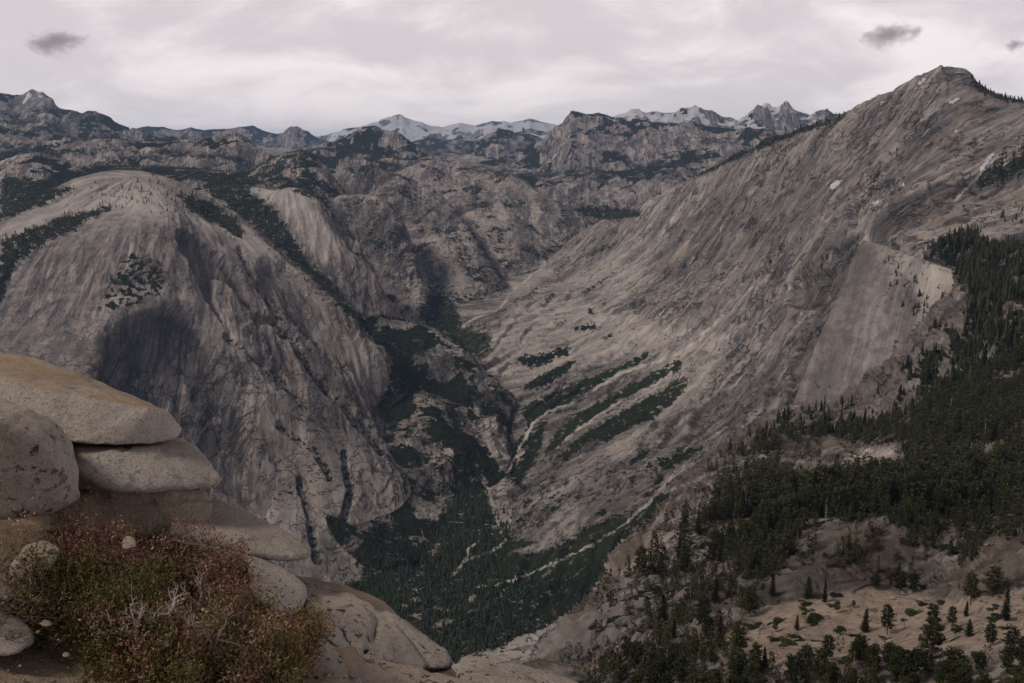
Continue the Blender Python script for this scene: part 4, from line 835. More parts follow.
# everything farther: woods, one mesh per land form
def far_proto(tiers, sides, seed, wid, trunk=True):
    r = np.random.default_rng(seed); V = []; F = []
    for t in range(tiers):
        zb = .08 + .86 * t / tiers; zt = min(1.0, zb + 1.55 / tiers * .86); w_ = wid * (1 - .8 * t / tiers)
        k = len(V); a0 = r.uniform(0, 6)
        for s_ in range(sides):
            a = a0 + 6.283 * s_ / sides; q = w_ * r.uniform(.55, 1.25); V.append((q * math.cos(a), q * math.sin(a), zb + r.uniform(-.05, .05)))
        V.append((r.uniform(-.02, .02), r.uniform(-.02, .02), zt))
        F += [(k + s_, k + (s_ + 1) % sides, k + sides) for s_ in range(sides)]
    return np.array(V), np.array(F)
def forest(name, idx, protos, label, mat):
    if not len(idx): return
    Vs, Fs, T_ = [], [], []; off = 0
    pick = RNG.integers(0, len(protos), len(idx))
    for p_ in range(len(protos)):
        ii = idx[pick == p_]
        if not len(ii): continue
        PV, PF = protos[p_]; a = RNG.uniform(0, 6.283, len(ii)); h = hgt[ii] * RNG.choice([.55, .8, 1, 1, 1.15, 1.3], len(ii)); wd = RNG.uniform(.8, 1.35, len(ii)) * h
        ca_, sa_ = np.cos(a)[:, None], np.sin(a)[:, None]
        vx = (PV[None, :, 0] * ca_ - PV[None, :, 1] * sa_) * wd[:, None] + pt[ii, 0][:, None]
        vy = (PV[None, :, 0] * sa_ + PV[None, :, 1] * ca_) * wd[:, None] + pt[ii, 1][:, None]
        vz = PV[None, :, 2] * h[:, None] + pt[ii, 2][:, None] - .03 * h[:, None]
        Vs.append(np.stack([vx, vy, vz], -1).reshape(-1, 3)); n = len(PV)
        Fs.append((PF[None] + (off + np.arange(len(ii)) * n)[:, None, None]).reshape(-1, 3)); off += len(ii) * n
        T_.append(np.repeat(RNG.random(len(ii)), n))
    me = arr_mesh(name, np.concatenate(Vs), [np.concatenate(Fs)], mat, False, {'tint': np.concatenate(T_)})
    put(name, me, None, None, kind='stuff', label=label, category='forest')
P_MID = [far_proto(6 + i % 4, 7, 900 + i, .13 + .02 * (i % 5)) for i in range(9)]; P_RND = []
for i in range(4):
    v_, f_ = far_proto(5, 7, 1100 + i, .26); v_ = v_.copy(); q_ = np.clip(1.35 - 1.9 * np.abs(v_[:, 2] - .55), .25, 1.2) / (1.02 - .8 * np.clip(v_[:, 2] - .08, 0, .9)); v_[:, :2] *= np.clip(q_, .3, 2.2)[:, None]; P_RND.append((v_, f_))
P_FAR = [far_proto(3, 5, 950 + i, .19) for i in range(5)]; P_OAK = [far_proto(2, 6, 980 + i, .45) for i in range(4)]
def leafy_proto(kind, seed, n):
    r = np.random.default_rng(seed); V = []; F = []
    for i in range(n):
        z = r.uniform(.08, .99); f = z
        w_ = (.16 * (1 - f) ** .85 + .012) if kind == 'fir' else .20 * math.sqrt(max(.02, 1 - (2 * f - 1.15) ** 2 / .95)) if f > .22 else .03
        th = r.uniform(0, 6.283); q = w_ * r.uniform(.35, 1.0); c = np.array((q * math.cos(th), q * math.sin(th), z)); d = np.array((math.cos(th), math.sin(th), -.25 if kind == 'fir' else .5))
        a = d + r.normal(0, .45, 3); a /= np.linalg.norm(a); b = np.cross(a, r.normal(0, 1, 3)); b /= np.linalg.norm(b); s_ = r.uniform(.05, .10)
        k = len(V); V += [c - b * s_ * .45, c + b * s_ * .45, c + a * s_]; F.append((k, k + 1, k + 2))
    k = len(V); V += [(-.014, 0, -.03), (.014, 0, -.03), (0, 0, .8)]; F.append((k, k + 1, k + 2)); k = len(V); V += [(0, -.014, -.03), (0, .014, -.03), (0, 0, .8)]; F.append((k, k + 1, k + 2))
    return np.array([tuple(v) for v in V]), np.array(F)
P_LEAF = [leafy_proto('fir', 1200 + i, 130) for i in range(5)] + [leafy_proto('pine', 1300 + i, 130) for i in range(3)]
br = bodyq[rest]; yr_ = pt[rest, 1]
forest('forest', rest[(br == B_S) & (yr_ < 1500)], P_LEAF, 'dark mixed conifers of the nearer right-hand woods', M_FAR)
forest('forest', rest[(br == B_S) & (yr_ >= 1500)], P_MID, 'dark conifer forest covering the right-hand slope', M_FAR)
sn = rest[(br == B_S)]; sn = sn[::28]
forest('dead_trees', sn, [far_proto(1, 4, 990, .035)], 'thin grey dead trunks standing through the right-hand forest', M_DEAD)
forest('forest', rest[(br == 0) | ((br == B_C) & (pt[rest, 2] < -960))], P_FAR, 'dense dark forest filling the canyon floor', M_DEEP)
forest('forest', rest[(br == B_W) | (br == B_W2)], P_FAR, 'dark belts of conifers across the tops of the two left domes', M_FAR)
forest('forest', rest[(br == B_C) & (pt[rest, 2] >= -960) & (pt[rest, 2] < -420)], P_OAK, 'dark green brush in stripes on the long slab mountain', M_FAR)
forest('forest', rest[(np.isin(br, [B_Q, B_Q2])) | ((br == B_C) & (pt[rest, 2] >= -420))], P_FAR, 'thin lines of conifers along the crests right of the canyon', M_FAR)
lushm = np.isin(br, [B_G, 0]) & (pt[rest, 1] > 4600)
forest('forest', rest[np.isin(br, [B_3, B_4, B_M, B_G])], P_FAR, 'scattered conifers and brush on the cliffs of the left canyon wall', M_FAR)
forest('forest', rest[(br > B_S)], P_FAR, 'woods in belts over the far granite hills', M_FAR)

# ------------------------------------------------------------------ the summit rim underfoot: boulders, grit, shrubs
def near_rock(name, light, dark, tan, spots):
    M = NT_(name); p = M.pos(); nz = M.n('ShaderNodeSeparateXYZ'); M.set(nz.inputs[0], M.n('ShaderNodeNewGeometry').outputs['Normal'])
    b = M.mix(M.ramp(M.noise(p, 1.6, 5, .6), .35, .65), light, dark)
    b = M.mix(M.ramp(M.noise(p, 62, 4, .75), .53, .64, 0, .7), b, (.085, .075, .07))      # biotite grains
    b = M.mix(M.ramp(M.noise(p, 38, 3, .65), .54, .68, 0, .5), b, (.52, .47, .42))           # feldspar grains
    up_ = M.ramp(nz.outputs['Z'], .70, .93)
    tf = M.math('MULTIPLY', M.math('MULTIPLY', up_, M.ramp(M.noise(p, 1.1, 4, .6), .36, .60)), tan)
    b = M.mix(tf, b, (.37, .25, .15))                                                     # iron-stained skin on top
    le = M.ramp(M.noise(M.scale(p, (1, 1, 1.4)), 11, 6, .74, .3), .555, .60, 0, .95)
    zone = M.ramp(M.noise(p, 1.7, 3), .5 - .25 * spots, .72 - .25 * spots)
    lf = M.math('MULTIPLY', le, zone); b = M.mix(M.math('MULTIPLY', lf, .5 + .5 * spots), b, (.035, .030, .028))   # black lichen
    st = M.ramp(M.noise(M.scale(p, (3.0, 3.0, .5)), 1, 4), .52, .70, 0, .35); b = M.mix(st, b, (.17, .14, .12))
    M.set(M.b.inputs['Base Color'], b)
    pass
    b1 = M.bump(M.noise(p, 6, 9, .7), .8, .10); b2 = M.bump(M.noise(p, 60, 4, .7), .6, .014, b1); b3 = M.bump(lf, .4, -.012, b2); M.set(M.b.inputs['Normal'], b3)
    return M.m
M_R0 = near_rock('iron_topped_granite', (.50, .445, .395), (.41, .365, .325), .8, .12); M_R1 = near_rock('slab_granite', (.50, .445, .395), (.41, .365, .325), .12, .2); M_R2 = near_rock('spotted_granite', (.48, .415, .35), (.39, .335, .285), .3, .8)
M_R3 = near_rock('brown_granite', (.46, .385, .31), (.38, .31, .24), .4, .35); M_R4 = near_rock('rim_granite', (.44, .385, .34), (.35, .305, .27), .12, .95)
def boulder(name, label, pts, mat, vox=.035, smooth=10, rough=.02, seed=0, crack=0):
    bm = bmesh.new()
    for q in pts: bm.verts.new(P(*q))
    r = bmesh.ops.convex_hull(bm, input=bm.verts)
    bmesh.ops.delete(bm, geom=[g for g in set(r['geom_interior'] + r['geom_unused']) if isinstance(g, bmesh.types.BMVert)], context='VERTS')
    bmesh.ops.recalc_face_normals(bm, faces=bm.faces)
    me = bpy.data.meshes.new(name); bm.to_mesh(me); bm.free(); o = put(name, me)
    m = o.modifiers.new('r', 'REMESH'); m.mode = 'VOXEL'; m.voxel_size = vox
    m = o.modifiers.new('s', 'SMOOTH'); m.factor = .5; m.iterations = smooth
    dg = bpy.context.evaluated_depsgraph_get(); m2 = bpy.data.meshes.new_from_object(o.evaluated_get(dg)); o.modifiers.clear(); o.data = m2; m2.name = name
    n = len(m2.vertices); co = np.empty(n * 3, F32); m2.vertices.foreach_get('co', co); co = co.reshape(-1, 3); no = np.empty(n * 3, F32); m2.vertices.foreach_get('normal', no); no = no.reshape(-1, 3)
    x, y, z = co[:, 0] + seed * 3.1, co[:, 1], co[:, 2]
    d = rough * (2.2 * noise3(x / .9, y / .9, z / .6, seed) + 1.0 * noise3(x / .33, y / .33, z / .2, seed + 1) + .5 * noise3(x / .12, y / .12, z / .09, seed + 2) + .25 * noise3(x / .05, y / .05, z / .05, seed + 3))
    if crack: d -= crack * np.exp(-(noise3(x / .8, y / .8, z / .25, seed + 9) / .035)**2)
    co = co + no * d[:, None]; c = co.mean(0); m2.vertices.foreach_set('co', (co - c).ravel()); m2.update(); o.location = c
    m2.polygons.foreach_set('use_smooth', np.ones(len(m2.polygons), bool)); m2.materials.clear(); m2.materials.append(mat)
    o['label'] = label; o['category'] = 'boulder'; return o
boulder('rock_slab', 'flat-topped granite slab with orange top, uppermost of the stack at left', [(-90,345,8.4),(0,352.5,8.1),(32,356,8.0),(76,373,7.8),(130,396,7.45),(168,408,7.2),(180,420,7.08),(184,431,7.0),(-90,374,7.0),(0,376,6.95),(60,390,6.8),(110,402,6.75),(150,405,6.75),(170,416,6.85),
   (-90,412,6.75),(0,428,6.62),(80,446,6.55),(120,449,6.6),(150,447,6.7),(176,439,6.88),(-90,405,8.5),(0,405,8.4),(100,425,8.0),(165,437,7.4)], M_R0, .026, 4, .014, 1, .012)
boulder('rock_slab', 'rounded grey slab wedged right under the orange-topped slab', [(78,449,7.0),(130,449,7.1),(178,437,7.2),(196,446,7.1),(212,461,6.95),(222,480,6.8),(215,488,6.72),(180,490,6.55),(120,492,6.45),(100,482,6.45),(78,470,6.5),(78,448,6.66),(112,451,6.62),(150,447,6.75),(90,442,7.9),(190,445,7.75),(216,476,7.4),(90,470,7.8),(20,450,7.2),(20,484,6.9),(60,438,7.4),(150,438,7.5)], M_R1, .026, 4, .016, 4, .014)
boulder('boulder', 'tan boulder with black lichen specks at the left edge', [(-80,384,6.1),(0,397,5.95),(30,405,5.9),(58,422,5.88),(76,443,5.9),(81,468,5.9),(80,497,5.9),(50,512,5.6),(15,516,5.45),(-80,530,5.3),(-80,402,5.4),(0,418,5.4),(45,440,5.48),(66,478,5.55),(-80,390,7.1),(60,440,6.7),(70,500,6.6)], M_R2, .026, 4, .022, 7, .012)
boulder('boulder', 'brown mossy block in the gap under the rounded grey slab', [(20,470,6.8),(60,474,6.75),(110,484,6.62),(160,490,6.62),(206,488,6.8),(215,500,6.82),(214,518,6.75),(190,535,6.6),(120,540,6.5),(40,535,6.45),(80,490,7.8),(210,500,7.7),(200,530,7.6),(80,530,7.6)], M_R3, .03, 5, .03, 11, .03)
boulder('boulder', 'pointed pale wedge of granite jutting right over the canyon', [(165,512,7.0),(200,500,7.25),(220,499,7.2),(245,507,7.05),(276,523,6.92),(300,540,6.82),(313,553,6.72),(307,559,6.65),(281,561,6.58),(250,556,6.45),(205,545,6.35),(170,535,6.35),(220,503,7.8),(300,548,7.3),(200,540,7.7)], M_R1, .03, 5, .016, 14, .015)
boulder('boulder', 'small rounded rock between the pointed wedge and the shrubs', [(245,552,6.5),(270,560,6.55),(292,572,6.5),(307,585,6.4),(308,600,6.2),(296,615,5.95),(270,612,5.8),(248,590,5.85),(262,560,7.1),(305,590,7.0),(280,620,6.8)], M_R1, .028, 6, .014, 17)
boulder('boulder', 'long whaleback granite ridge sloping down to the right', [(296,578,6.9),(320,586,6.85),(350,594,6.75),(385,609,6.6),(415,627,6.5),(440,645,6.4),(457,662,6.3),(450,669,6.2),(400,672,5.9),(345,655,5.75),(318,632,5.8),(302,605,6.1),(300,595,7.6),(400,640,7.4),(450,670,7.0),(340,670,6.5)], M_R4, .03, 4, .030, 20, .03)
boulder('boulder', 'pale rock with long grooves at the bottom, right of the shrubs', [(280,628,5.55),(300,634,5.7),(324,638,5.7),(342,655,5.6),(365,684,5.35),(380,770,5.2),(280,770,4.9),(262,680,5.0),(262,645,5.3),(300,660,6.3),(360,700,6.2)], M_R4, .026, 4, .025, 23, .02)
boulder('boulder', 'low tan slab along the bottom edge under the whaleback ridge', [(352,660,5.75),(372,655,5.85),(410,660,5.9),(440,668,5.85),(480,682,5.7),(520,700,5.6),(510,800,5.3),(370,800,5.0),(352,700,5.3),(400,680,6.7),(500,710,6.6)], M_R2, .028, 4, .025, 26, .02)
boulder('boulder', 'rounded lichen-spotted boulder at the end of the rim', [(452,668,6.15),(459,655,6.35),(476,651,6.4),(492,656,6.4),(523,667,6.3),(566,681,6.15),(620,705,6.0),(610,800,5.8),(490,800,5.6),(462,690,5.8),(480,665,7.2),(590,705,7.0)], M_R4, .03, 7, .02, 29, .02)
boulder('rock', 'pale flat stone at the left edge on the grit', [(-30,606,4.45),(0,610,4.5),(20,617,4.5),(36,634,4.4),(34,648,4.25),(0,660,4.1),(-30,660,4.1),(-20,620,4.8),(25,630,4.75)], M_R4, .02, 5, .012, 32)
boulder('rock', 'grey stone half hidden behind the bare twigs at left', [(8,570,4.95),(25,548,5.05),(45,540,5.1),(60,548,5.05),(56,566,4.9),(30,580,4.8),(10,586,4.75),(30,555,5.4),(55,560,5.35)], M_R2, .02, 5, .014, 35)
boulder('rock', 'small wedge stone at the left edge beside the green shrub', [(-20,580,4.75),(0,582,4.75),(14,590,4.7),(17,598,4.6),(0,602,4.5),(-20,602,4.5),(-10,588,5.0),(12,594,4.95)], M_R4, .016, 4, .01, 38)
boulder('rock', 'white stone glimpsed among the shrubs, centre of the thicket', [(120,542,5.2),(125,536,5.25),(135,537,5.25),(138,546,5.15),(130,551,5.1),(121,549,5.1),(130,541,5.4)], M_R3, .014, 4, .008, 41)
for k, (u, v, s_) in enumerate([(46,624,15),(38,632,9),(66,655,10),(58,640,7),(20,666,8),(92,672,6)]):
    c = [(u + s_ * a, v + s_ * .5 * b, 4.5 - (v - 600) * .006 + d) for a, b, d in ((-.5,0,0),(-.2,-.6,.05),(.35,-.5,.06),(.55,.1,0),(.2,.5,-.04),(-.35,.45,-.04),(0,-.3,.1))]
    o = boulder('stone', ['tan chip of rock on the grit near the flat stone', 'little round chip touching the flat pale stone', 'single pale pebble on the bare grit', 'tiny stone above the single pale pebble', 'dark pebble at the lower left of the grit', 'small stone at the bottom of the grit near the green leaves'][k], c, M_R3, .01, 2, .004, 50 + k); o['category'] = 'stone'
# grit slope
class TPS(Body): pass
gz = TPS('g', [(0,640,4.75),(20,600,5.05),(60,640,4.65),(90,672,4.45),(10,683,4.3),(150,560,5.4),(200,545,6.1),(250,640,5.0),(300,665,5.3),(430,700,5.7),(560,725,5.9),(-80,600,5.2),(-80,540,5.8),(80,520,6.2),(200,683,4.5),(100,518,6.9),(180,522,7.0),(20,512,6.5),(-60,500,6.6),(240,560,6.7),('w',-3.5,7.2,-2.9),('w',-2,7.8,-3.2),('w',-.5,7.6,-3.9),('w',.5,7.1,-4.3),('w',-1,2.5,-1.95),('w',0,0,-1.65),('w',0,-3,-1.6),('w',-4,3,-1.9),('w',1.2,5.5,-4.4),('w',.9,3,-2.6),('w',1.5,0,-2.0),('w',-5,0,-1.6)], d0=50000, k=0)
gx, gy = np.meshgrid(np.linspace(-7, 1.6, 260), np.linspace(-3, 8.2, 300), indexing='ij')
g_z = gz((gx).astype(F32), gy.astype(F32)) + .03 * fbm2(gx / .8, gy / .8, 4, 600) + .012 * fbm2(gx / .12, gy / .12, 3, 610)
edge = np.maximum(0, gy - 7.3) * 2.2 + np.maximum(0, gx + 1.0) * .75; g_z = g_z - edge
a_ = (np.arange(259)[:, None] * 300 + np.arange(299)[None]).ravel(); GQ = np.stack([a_, a_ + 300, a_ + 301, a_ + 1], 1)
def grit():
    M = NT_('gravel_ground'); p = M.pos(); b = M.mix(M.ramp(M.noise(p, 2.2, 5, .6), .38, .62), (.25, .185, .135), (.33, .255, .19))
    b = M.mix(M.ramp(M.noise(p, 90, 3, .7), .5, .64, 0, .7), b, (.12, .09, .07)); b = M.mix(M.ramp(M.noise(p, 60, 2, .6), .6, .7, 0, .6), b, (.45, .39, .33))
    M.set(M.b.inputs['Base Color'], b); b1 = M.bump(M.noise(p, 55, 4, .7), .7, .02); b2 = M.bump(M.noise(p, 9, 5, .6), .5, .05, b1); M.set(M.b.inputs['Normal'], b2); return M.m
me = arr_mesh('ground', np.stack([gx, gy, g_z], -1).reshape(-1, 3), [GQ], grit(), True)
put('ground', me, kind='structure', label='patch of tan grit on the summit rim at lower left', category='ground')
# loose gravel on it
def ico(seed):
    r = np.random.default_rng(seed); bm = bmesh.new(); bmesh.ops.create_icosphere(bm, subdivisions=1, radius=1); v = np.array([q.co[:] for q in bm.verts]); f = np.array([[q.index for q in fc.verts] for fc in bm.faces]); bm.free()
    return v * r.uniform(.7, 1.2, (len(v), 1)) * (1, 1, .6), f
def ground_at(x, y):
    i = np.clip((x + 7) / 8.6 * 259, 0, 258).astype(int); j = np.clip((y + 3) / 11.2 * 299, 0, 298).astype(int); return g_z[i, j]
n = 1500; sx, sy = RNG.uniform(-3.2, .3, n), RNG.uniform(3.2, 5.6, n); ss_ = RNG.lognormal(-4.9, .55, n); sz_ = ground_at(sx, sy); Vs, Fs = [], []
for k in range(4):
    v, f = ico(k); ii = np.arange(k, n, 4); a = RNG.uniform(0, 6.28, len(ii)); ca_, sa_ = np.cos(a)[:, None], np.sin(a)[:, None]
    vv_ = np.stack([(v[None, :, 0] * ca_ - v[None, :, 1] * sa_) * ss_[ii, None] + sx[ii, None], (v[None, :, 0] * sa_ + v[None, :, 1] * ca_) * ss_[ii, None] + sy[ii, None], v[None, :, 2] * ss_[ii, None] + sz_[ii, None]], -1).reshape(-1, 3)
    Fs.append((f[None] + (sum(len(q) for q in Vs) + np.arange(len(ii)) * len(v))[:, None, None]).reshape(-1, 3)); Vs.append(vv_)
put('gravel', arr_mesh('gravel', np.concatenate(Vs), [np.concatenate(Fs)], M_R4), kind='stuff', label='loose gravel strewn over the tan grit', category='gravel')
# shrubs
def leafmat(name, c1, c2, c3):
    M = NT_(name); p = M.pos(); t_ = M.attr('tint').outputs['Fac']; b = M.mix(M.ramp(t_, .1, .8), c1, c2); b = M.mix(M.ramp(M.noise(p, 4.5, 3), .46, .62), b, c3); M.set(M.b.inputs['Base Color'], b); M.b.inputs['Roughness'].default_value = .65; return M.m
L_GREEN = leafmat('green_oak_leaves', (.055, .062, .022), (.115, .115, .042), (.15, .11, .05)); L_RED = leafmat('reddish_leaves', (.16, .082, .066), (.25, .145, .11), (.17, .12, .062))
L_MIX = leafmat('mixed_leaves', (.10, .088, .034), (.20, .15, .07), (.22, .115, .08)); L_PINK = leafmat('dry_flower_heads', (.30, .18, .17), (.42, .29, .27), (.22, .13, .11))
def twigmat(name, c1, c2):
    M = NT_(name); p = M.pos(); M.set(M.b.inputs['Base Color'], M.mix(M.ramp(M.noise(p, 14, 3), .4, .6), c1, c2)); return M.m
T_DARK = twigmat('dark_twigs', (.11, .075, .062), (.19, .135, .115)); T_PALE = twigmat('bleached_twigs', (.55, .46, .43), (.38, .29, .27))
def branch_tree(A, p, d, L, r, depth, rng, leaves=None, spread=.6, lift=.15, kink=.25, seg=4):
    pts = [np.array(p)]; q = np.array(p); dd = np.array(d)
    for _ in range(seg):
        dd = dd + np.array([rng.gauss(0, kink) for _ in range(3)]); dd[2] += lift * .3; dd /= np.linalg.norm(dd); q = q + dd * L / seg; pts.append(q)
    A.add(*tube(pts, [r * (1 - .6 * i / seg) for i in range(seg + 1)], 4 if r < .004 else 5))
    if leaves is not None and depth <= 1: leaves += [(pts[i], dd) for i in range(1, seg + 1)]
    if depth > 0:
        for _ in range(rng.choice((2, 3, 3))):
            k = rng.randrange(1, seg + 1); nd = dd + np.array([rng.gauss(0, spread) for _ in range(3)]); nd[2] += lift; nd /= np.linalg.norm(nd)
            branch_tree(A, pts[k], nd, L * rng.uniform(.55, .8), r * .55, depth - 1, rng, leaves, spread, lift, kink, seg)
def leaf_mesh(name, spots, per, size, mat, rng, narrow=.4, scatter=.03, upb=.3):
    n = len(spots) * per; c = np.repeat(np.array([s_[0] for s_ in spots]), per, 0) + rng.normal(0, scatter, (n, 3)); d = np.repeat(np.array([s_[1] for s_ in spots]), per, 0)
    a = d * .6 + rng.normal(0, .7, (n, 3)); a[:, 2] += upb; a /= np.linalg.norm(a, axis=1, keepdims=True); b = np.cross(a, rng.normal(0, 1, (n, 3))); b /= np.linalg.norm(b, axis=1, keepdims=True)
    s_ = size * rng.uniform(.6, 1.3, (n, 1)); V = np.stack([c, c + a * s_ * .5 + b * s_ * narrow * .5, c + a * s_, c + a * s_ * .5 - b * s_ * narrow * .5], 1).reshape(-1, 3); F = np.arange(n * 4).reshape(-1, 4)
    return arr_mesh(name, V, [F], mat, False, {'tint': np.repeat(rng.random(n), 4)})
def shrub(label, stems, mat, height, seed, per=9, size=.03, dead=(), name='shrub', pink=0, depth=2, narrow=.4, twig=None):
    rng = random.Random(seed); nr = np.random.default_rng(seed); A = Acc(); lv = []
    c = np.array([P(*s_) for s_ in stems]); base = c.mean(0); e = bpy.data.objects.new(name, None); C.objects.link(e); e.location = base; e['label'] = label; e['category'] = 'shrub'; e.empty_display_size = .1
    for s_ in c:
        for _ in range(5):
            o = s_ - base + np.array([rng.gauss(0, .05), rng.gauss(0, .05), 0]); o[2] = ground_at(np.array(o[0] + base[0]), np.array(o[1] + base[1])) - base[2] - .02
            branch_tree(A, o, (rng.gauss(0, .45), rng.gauss(0, .45) - .1, 1), height * rng.uniform(.45, .75), .008, depth, rng, lv)
    put('branches', A.mesh('branches', twig or T_DARK, True), e)
    if mat: put('foliage', leaf_mesh('foliage', lv, per, size, mat, nr, narrow), e)
    if pink:
        hi = sorted(lv, key=lambda q: -q[0][2])[:int(len(lv) * pink)]; put('dry_flowers', leaf_mesh('dry_flowers', hi, 7, size * .75, L_PINK, nr, .6, .022), e)  # dry flower heads on the highest twigs
    if dead:
        for (u, v, y, L) in dead:
            D = Acc(); o = np.array(P(u, v, y)) - base
            branch_tree(D, o - np.array((0, 0, .06)), (rng.gauss(0, .3), -.15, 1), L * 1.15, .0085, 3, rng, None, .65, .2, .22, 4); branch_tree(D, o - np.array((0, 0, .06)), (rng.gauss(0, .5), -.1, 1), L, .0075, 3, rng, None, .65, .2, .22, 4)
            put('dead_twig', D.mesh('dead_twig', T_PALE, True), e)
    return e
shrub('low green leafy shrub beside the grit at lower left', [(48,585,4.9),(65,592,4.85),(85,596,4.8),(100,610,4.75),(112,622,4.68),(78,583,5.0),(98,592,4.9),(128,645,4.5),(142,662,4.4),(128,615,4.7)], L_GREEN, .36, 1, 14, .022)
shrub('olive green shrub with bleached dead twigs in the centre of the thicket', [(135,650,4.55),(150,665,4.45),(165,670,4.45),(150,630,4.7),(175,640,4.65),(195,660,4.6),(150,690,4.3),(190,690,4.35),(215,645,4.8),(140,610,4.8)], L_MIX, .32, 2, 11, .022, [(138,632,4.45,.15),(168,620,4.5,.13),(188,655,4.4,.13)], pink=.05)
shrub('wine red shrub under the brown block and pale wedge', [(150,560,5.6),(170,560,5.65),(190,560,5.75),(205,565,5.7),(165,585,5.35),(195,592,5.3),(215,600,5.3)], L_RED, .46, 3, 11, .024, pink=.05)
shrub('dusky brown-red shrub in front of the tan boulder', [(60,550,5.45),(80,548,5.5),(100,548,5.55),(120,552,5.55),(70,565,5.3),(95,568,5.3),(120,575,5.3),(140,570,5.4)], L_RED, .46, 4, 9, .022)
shrub('rusty shrub with grey dead twigs at the right end of the thicket', [(240,640,5.0),(260,645,5.05),(280,640,5.2),(225,660,4.8),(250,670,4.8),(275,668,4.95),(295,650,5.2),(300,630,5.35),(220,690,4.55),(260,695,4.6),(290,690,4.8)], L_MIX, .34, 5, 11, .022, [(225,620,4.9,.12),(212,648,4.6,.13),(245,640,4.9,.10)], pink=.05)
shrub('bushy rose-brown shrub with dry flower heads above the dead twigs', [(120,600,5.0),(150,598,5.05),(175,605,5.0),(195,620,4.95),(215,620,5.05),(240,620,5.15)], L_RED, .34, 6, 9, .02, [(200,598,5.0,.10),(112,606,4.8,.08)], pink=.10)
shrub('bare dark-twigged shrub at the left edge before the tan boulder', [(-15,600,4.55),(0,596,4.6),(12,588,4.7),(-30,590,4.6)], L_MIX, .50, 8, 1, .02, (), 'shrub', .06, 3)
# ------------------------------------------------------------------ light, sky, camera
SUN_EL, SUN_AZ = math.radians(46), math.radians(-108)     # azimuth clockwise from the view direction
w = bpy.data.worlds.new('World'); bpy.context.scene.world = w; w.use_nodes = True; t = w.node_tree; bg = t.nodes['Background']
sky = t.nodes.new('ShaderNodeTexSky'); sky.sky_type = 'NISHITA'; sky.sun_disc = False; sky.sun_elevation = SUN_EL; sky.sun_rotation = SUN_AZ; sky.altitude = 2700
class WN(NT_):
    def __init__(s, tree): s.t = tree
Wn = WN(t); gen = t.nodes.new('ShaderNodeTexCoord').outputs['Generated']
sep = t.nodes.new('ShaderNodeSeparateXYZ'); t.links.new(gen, sep.inputs[0]); zz = sep.outputs['Z']
# cloud deck: the direction meets a flat layer, so the cloud pattern flattens to bands near the horizon
den = Wn.math('ADD', Wn.math('MAXIMUM', zz, 0.0), .10)
cmb = t.nodes.new('ShaderNodeCombineXYZ'); Wn.set(cmb.inputs[0], Wn.math('DIVIDE', sep.outputs['X'], den)); Wn.set(cmb.inputs[1], Wn.math('DIVIDE', sep.outputs['Y'], den))
n1 = Wn.noise(Wn.scale(cmb.outputs[0], (1, .8, 1)), .55, 6, .5, .4); n2 = Wn.noise(Wn.scale(gen, (1, 1, 2.6)), 6.5, 8, .58, .5)
f = Wn.math('ADD', Wn.math('MULTIPLY', n1, .35), Wn.math('MULTIPLY', n2, .65))
cl = Wn.mix(Wn.ramp(f, .44, .62), CLOUD_D, CLOUD_L)
cl = Wn.mix(Wn.ramp(zz, -.02, .10, .35, 0), cl, CLOUD_H)
cl = Wn.mix(Wn.ramp(zz, .16, .55), cl, ZENITH_DIM)      # made-up dark cloud overhead, out of view, to deepen rock contrast
col = Wn.mix(.93, sky.outputs[0], cl)
t.links.new(col, bg.inputs[0]); bg.inputs[1].default_value = .1
sl = bpy.data.lights.new('sun', 'SUN'); sl.energy = SUN_E; sl.angle = math.radians(14); sl.color = (1, .90, .79); so = bpy.data.objects.new('sun', sl); C.objects.link(so)
dirv = Vector((math.sin(SUN_AZ) * math.cos(SUN_EL), math.cos(SUN_AZ) * math.cos(SUN_EL), math.sin(SUN_EL)))
so.rotation_euler = dirv.to_track_quat('Z', 'Y').to_euler(); so.location = (0, 0, 800)
cam = bpy.data.cameras.new('camera'); co = bpy.data.objects.new('camera', cam); C.objects.link(co); co.rotation_euler = (math.pi / 2 - PITCH, 0, 0)
cam.sensor_width = 36; cam.lens = 36 * FPX / 1024; cam.clip_start = .1; cam.clip_end = 3e5
S = bpy.context.scene; S.camera = co; S.render.engine = 'CYCLES'
S.view_settings.view_transform = 'Standard'; S.view_settings.look = 'None'; S.view_settings.exposure = EXPO; S.view_settings.gamma = 1
S.cycles.max_bounces = 5; S.cycles.diffuse_bounces = 3; S.cycles.volume_bounces = 1; S.cycles.transparent_max_bounces = 8
S.cycles.use_denoising = DENOISE
try: S.cycles.denoiser = 'OPENIMAGEDENOISE'
except Exception: pass

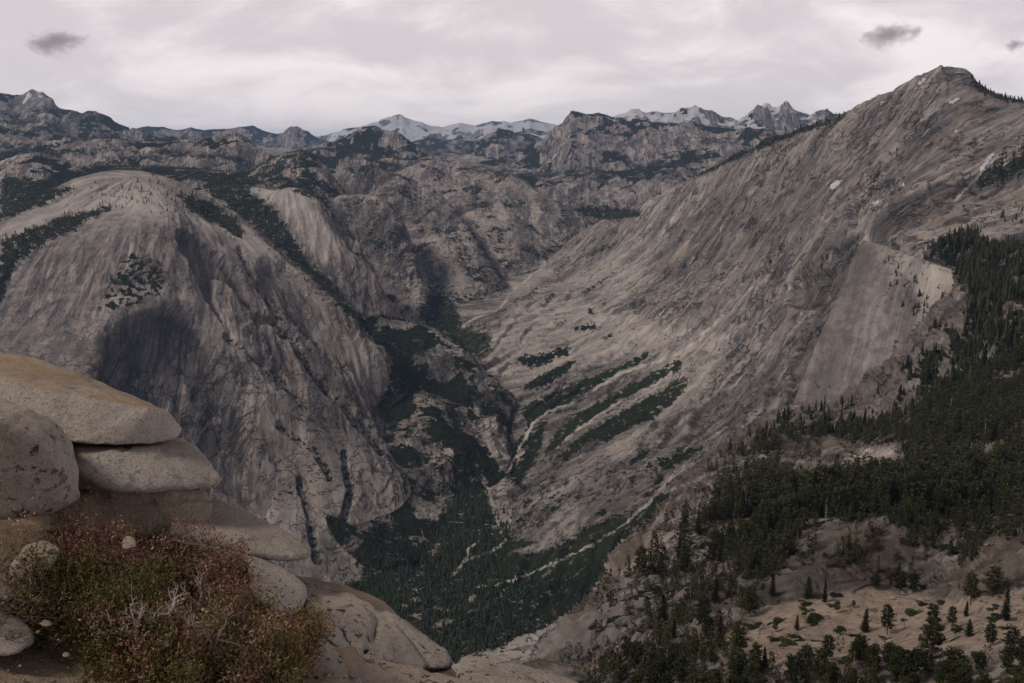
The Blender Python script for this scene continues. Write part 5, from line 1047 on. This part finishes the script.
# ------------------------------------------------------------------ air and the small dark clouds
def box(name, lo, hi):
    me = bpy.data.meshes.new(name); bm = bmesh.new(); bmesh.ops.create_cube(bm, size=1); bm.to_mesh(me); bm.free(); o = put(name, me); o.location = [(a + b) / 2 for a, b in zip(lo, hi)]; o.scale = [b - a for a, b in zip(lo, hi)]; return o
zmin = float(Z.min()); zmax = float(Z.max())
hz = box('haze', (-48000, -3000, zmin - 1.5), (48000, 62000, zmax + 40)); hz['kind'] = 'stuff'; hz['label'] = 'thin blue-grey mountain air between the ridges'; hz['category'] = 'haze'
M = NT_('mountain_air'); M.t.nodes.remove(M.b); v = M.n('ShaderNodeVolumePrincipled', Density=HAZE, Color=(.42, .62, 1.0, 1), Anisotropy=.2); M.t.links.new(v.outputs[0], M.t.nodes['Material Output'].inputs['Volume']); hz.data.materials.append(M.m)
def cloud(u, v, y, wpx, hpx, label, seed, dens):
    c = P(u, v, y); a, b = wpx * y / 1010, hpx * y / 1010; bm = bmesh.new(); bmesh.ops.create_icosphere(bm, subdivisions=4, radius=1)
    for q in bm.verts: q.co *= 1.0
    me = bpy.data.meshes.new('cloud'); bm.to_mesh(me); bm.free(); o = put('cloud', me, None, c); o.scale = (a / 2, a / 3, b / 2); o['label'] = label; o['category'] = 'cloud'
    M = NT_('cloud_vapour'); M.t.nodes.remove(M.b); op = M.objpos(); ln = M.n('ShaderNodeVectorMath', operation='LENGTH'); M.set(ln.inputs[0], op)
    nz = M.noise(M.scale(op, (1.5, 1.5, .9)), 1.6, 5, .6); f = M.math('SUBTRACT', M.math('ADD', M.math('MULTIPLY', nz, 2.4), -.55), ln.outputs['Value']); f = M.ramp(f, 0, .7)
    v = M.n('ShaderNodeVolumePrincipled', Color=(.80, .76, .78, 1)); M.set(v.inputs['Density'], M.math('MULTIPLY', f, dens / (a / 3))); M.t.links.new(v.outputs[0], M.t.nodes['Material Output'].inputs['Volume']); o.data.materials.append(M.m)
if CLOUDS:
    cloud(52, 42, 15000, 92, 34, 'small dark ragged cloud at upper left above the blocky peak', 1, 3.4)
    cloud(887, 35, 15000, 88, 36, 'small dark cloud at upper right above the highest summit', 2, 3.4)
    cloud(1014, 45, 15000, 26, 18, 'tiny dark cloud scrap at the right edge of the sky', 3, 2.6)
    
S.cycles.volume_step_rate = 1; S.cycles.volume_max_steps = 64
